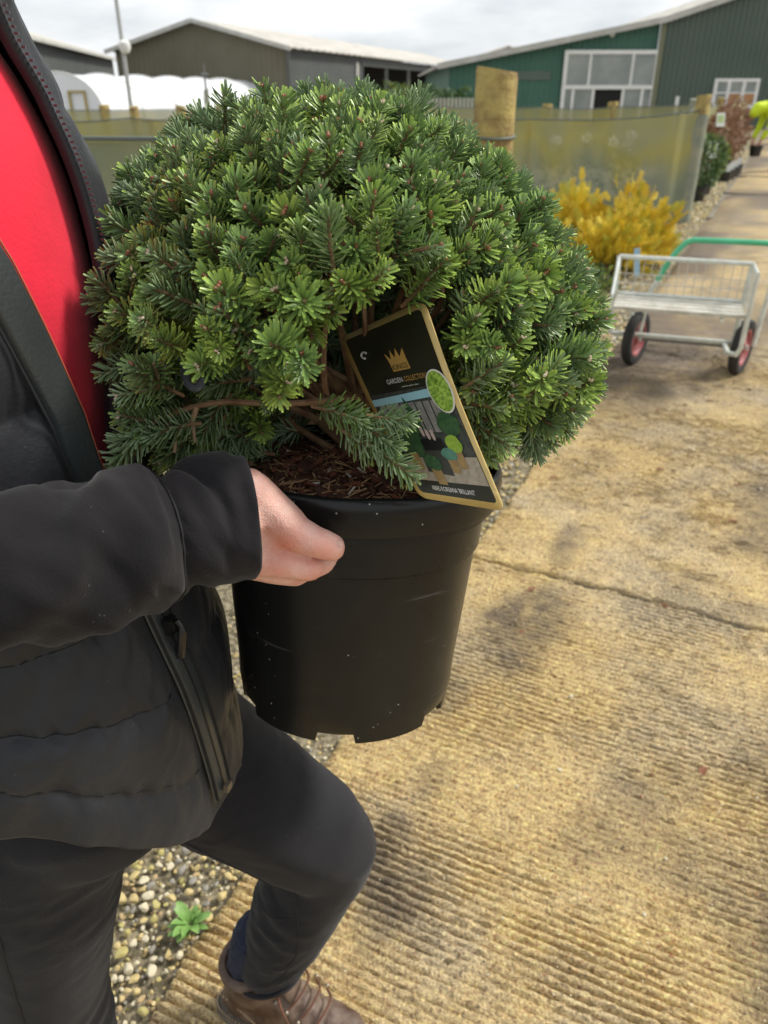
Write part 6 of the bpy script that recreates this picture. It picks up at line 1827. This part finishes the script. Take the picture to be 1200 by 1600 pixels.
m_goldp = mat('gold_print', (0.55, 0.33, 0.09), 0.4)
m_whitep = mat('white_print', (0.78, 0.76, 0.70), 0.4)
sheet('card_board', rrect(0, 0, 1, 1, 0.009), 0.0, m_gold_c, thick=0.0012)
E1_ = 0.0009
sheet('dark_panel', rrect(0.055, 0.030, 0.945, 0.965, 0.004), E1_, m_dkc)
def text(s, u0, v0, height, width, m_, name, lift=0.0016):
    cu = bpy.data.curves.new('t', 'FONT'); cu.body = s; cu.size = 1.0; cu.resolution_u = 2; cu.offset = 0.0
    to = bpy.data.objects.new('t', cu); COL.objects.link(to)
    dg = bpy.context.evaluated_depsgraph_get(); dg.update()
    me = bpy.data.meshes.new_from_object(to.evaluated_get(dg)); bpy.data.objects.remove(to)
    n_ = len(me.vertices); co = np.empty(n_ * 3); me.vertices.foreach_get('co', co); co = co.reshape(-1, 3)
    x0, x1 = co[:, 0].min(), co[:, 0].max(); y0, y1 = 0.0, max(0.72, co[:, 1].max())
    for i, v in enumerate(me.vertices):
        fu = (co[i, 0] - x0) / (x1 - x0); fv = co[i, 1] / y1
        v.co = cpt(u0 + fu * width, v0 - fv * height, lift)
    me.materials.clear(); me.materials.append(m_); finish(me, None)
    return link(name, me, card)
text('KINGS', 0.462, 0.278, 0.030, 0.170, m_dkc, 'crown_lettering', 0.0021)
# crown emblem
crown = [(0.450, 0.285), (0.445, 0.235), (0.425, 0.178), (0.475, 0.218), (0.495, 0.168), (0.525, 0.215), (0.56, 0.165), (0.58, 0.215), (0.635, 0.175), (0.640, 0.235), (0.645, 0.285)]
sheet('crown_emblem', crown, 0.0016, m_goldp, cuts=2)
text('GARDEN', 0.325, 0.345, 0.028, 0.185, m_whitep, 'lettering')
text('COLLECTION', 0.53, 0.345, 0.028, 0.235, m_goldp, 'lettering')
text('\u00ae', 0.772, 0.330, 0.010, 0.018, m_goldp, 'lettering')
text('exclusive garden plants', 0.47, 0.372, 0.008, 0.19, m_whitep, 'lettering')
text("ABIES KOREANA 'BRILLANT'", 0.24, 0.940, 0.026, 0.50, m_whitep, 'lettering')
# printed garden picture: small flat shapes on the card
pm = lambda nm, c, v=None: mat(nm, c, 0.35, var=v, noise_scale=220, detail=6)
pic = sheet('picture', [(0.055, 0.390), (0.945, 0.385), (0.945, 0.885), (0.055, 0.895)], 0.0014, pm('print_dusk', (0.035, 0.04, 0.035), (0.075, 0.08, 0.07)))
def pp(name, pts, m_, lift=0.0018): return sheet(name, [(u, 0.39 + (v - 0.475) * 1.24) for u, v in pts], lift, m_, pic, 2)
pp('printed_sky', [(0.055, 0.500), (0.90, 0.478), (0.90, 0.512), (0.055, 0.532)], pm('print_sky', (0.35, 0.62, 0.70)))
m_pg1, m_pg2, m_pw1, m_pf = pm('print_dark_green', (0.025, 0.075, 0.035), (0.06, 0.13, 0.05)), pm('print_lime', (0.20, 0.36, 0.03), (0.34, 0.48, 0.07)), pm('print_wood', (0.36, 0.24, 0.10), (0.28, 0.18, 0.07)), pm('print_fence', (0.30, 0.29, 0.27), (0.22, 0.21, 0.20))
for k in range(9):
    u0 = 0.11 + k * 0.085
    pp('printed_board', [(u0, 0.530), (u0 + 0.07, 0.528), (u0 + 0.07, 0.66), (u0, 0.66)], m_pf)
def disc(u, v, ru, rv, n=12, seed=0, amp=0.2):
    r_ = random.Random(seed); return [(u + ru * (1 + amp * (r_.random() - .5)) * math.cos(2 * math.pi * k / n), v + rv * (1 + amp * (r_.random() - .5)) * math.sin(2 * math.pi * k / n)) for k in range(n)]
pp('printed_paving', [(0.055, 0.80), (0.30, 0.772), (0.945, 0.76), (0.945, 0.872), (0.055, 0.878)], pm('print_paving', (0.42, 0.36, 0.28), (0.30, 0.26, 0.20)), 0.0020)
pp('printed_shade', [(0.33, 0.74), (0.62, 0.735), (0.60, 0.845), (0.31, 0.835)], pm('print_shade', (0.05, 0.05, 0.045)), 0.0022)
pp('printed_tree', [(0.42, 0.50), (0.50, 0.58), (0.50, 0.66), (0.37, 0.67), (0.40, 0.58)], m_pg1, 0.0022)
pp('printed_conifer', disc(0.28, 0.70, 0.14, 0.075, 14, 2), m_pg1, 0.0023)
pp('printed_shrub', disc(0.80, 0.63, 0.12, 0.05, 12, 3), m_pg1, 0.0022)
pp('printed_table', [(0.40, 0.69), (0.64, 0.685), (0.66, 0.735), (0.40, 0.74)], pm('print_black', (0.012, 0.012, 0.014)), 0.0024)
for u, v in ((0.47, 0.655), (0.52, 0.668), (0.575, 0.672)): pp('printed_bottle', disc(u, v, 0.020, 0.026, 8, int(u * 100)), pm('print_pale', (0.55, 0.42, 0.38)), 0.0026)
for u, v, w_, h_, gm, ru, rv in ((0.24, 0.79, 0.10, 0.075, None, 0, 0), (0.42, 0.845, 0.115, 0.085, m_pg1, 0.095, 0.036), (0.66, 0.795, 0.10, 0.07, pm('print_blue_green', (0.07, 0.20, 0.15), (0.12, 0.28, 0.2)), 0.085, 0.026), (0.765, 0.765, 0.095, 0.09, m_pg2, 0.085, 0.038)):
    pp('printed_box', [(u - w_ / 2, v - h_ / 2), (u + w_ / 2, v - h_ / 2), (u + w_ * 0.45, v + h_ / 2), (u - w_ * 0.45, v + h_ / 2)], m_pw1, 0.0026)
    if gm: pp('printed_bush', disc(u, v - h_ * 0.62, ru, rv, 14, int(u * 50)), gm, 0.0029)
sheet('oval_border', disc(0.865, 0.420, 0.125, 0.108, 32, 0, 0), 0.0031, m_whitep, cuts=3)
sheet('oval_foliage_photo', disc(0.865, 0.420, 0.110, 0.100, 32, 0, 0), 0.0036, mat('print_foliage', (0.10, 0.22, 0.02), 0.4, var=(0.42, 0.62, 0.10), noise_scale=330, detail=3), cuts=3)
# hanging loop through the punched hole
mb = MB(); mb.tube([tuple(cpt(0.21 + 0.035 * math.cos(a_), 0.155 + 0.018 * math.sin(a_), 0.0022)) for a_ in np.linspace(R(100), R(330), 12)], 0.0009, 6); mb.build('hanging_loop', mat('white_loop', (0.7, 0.7, 0.68), 0.4), card)
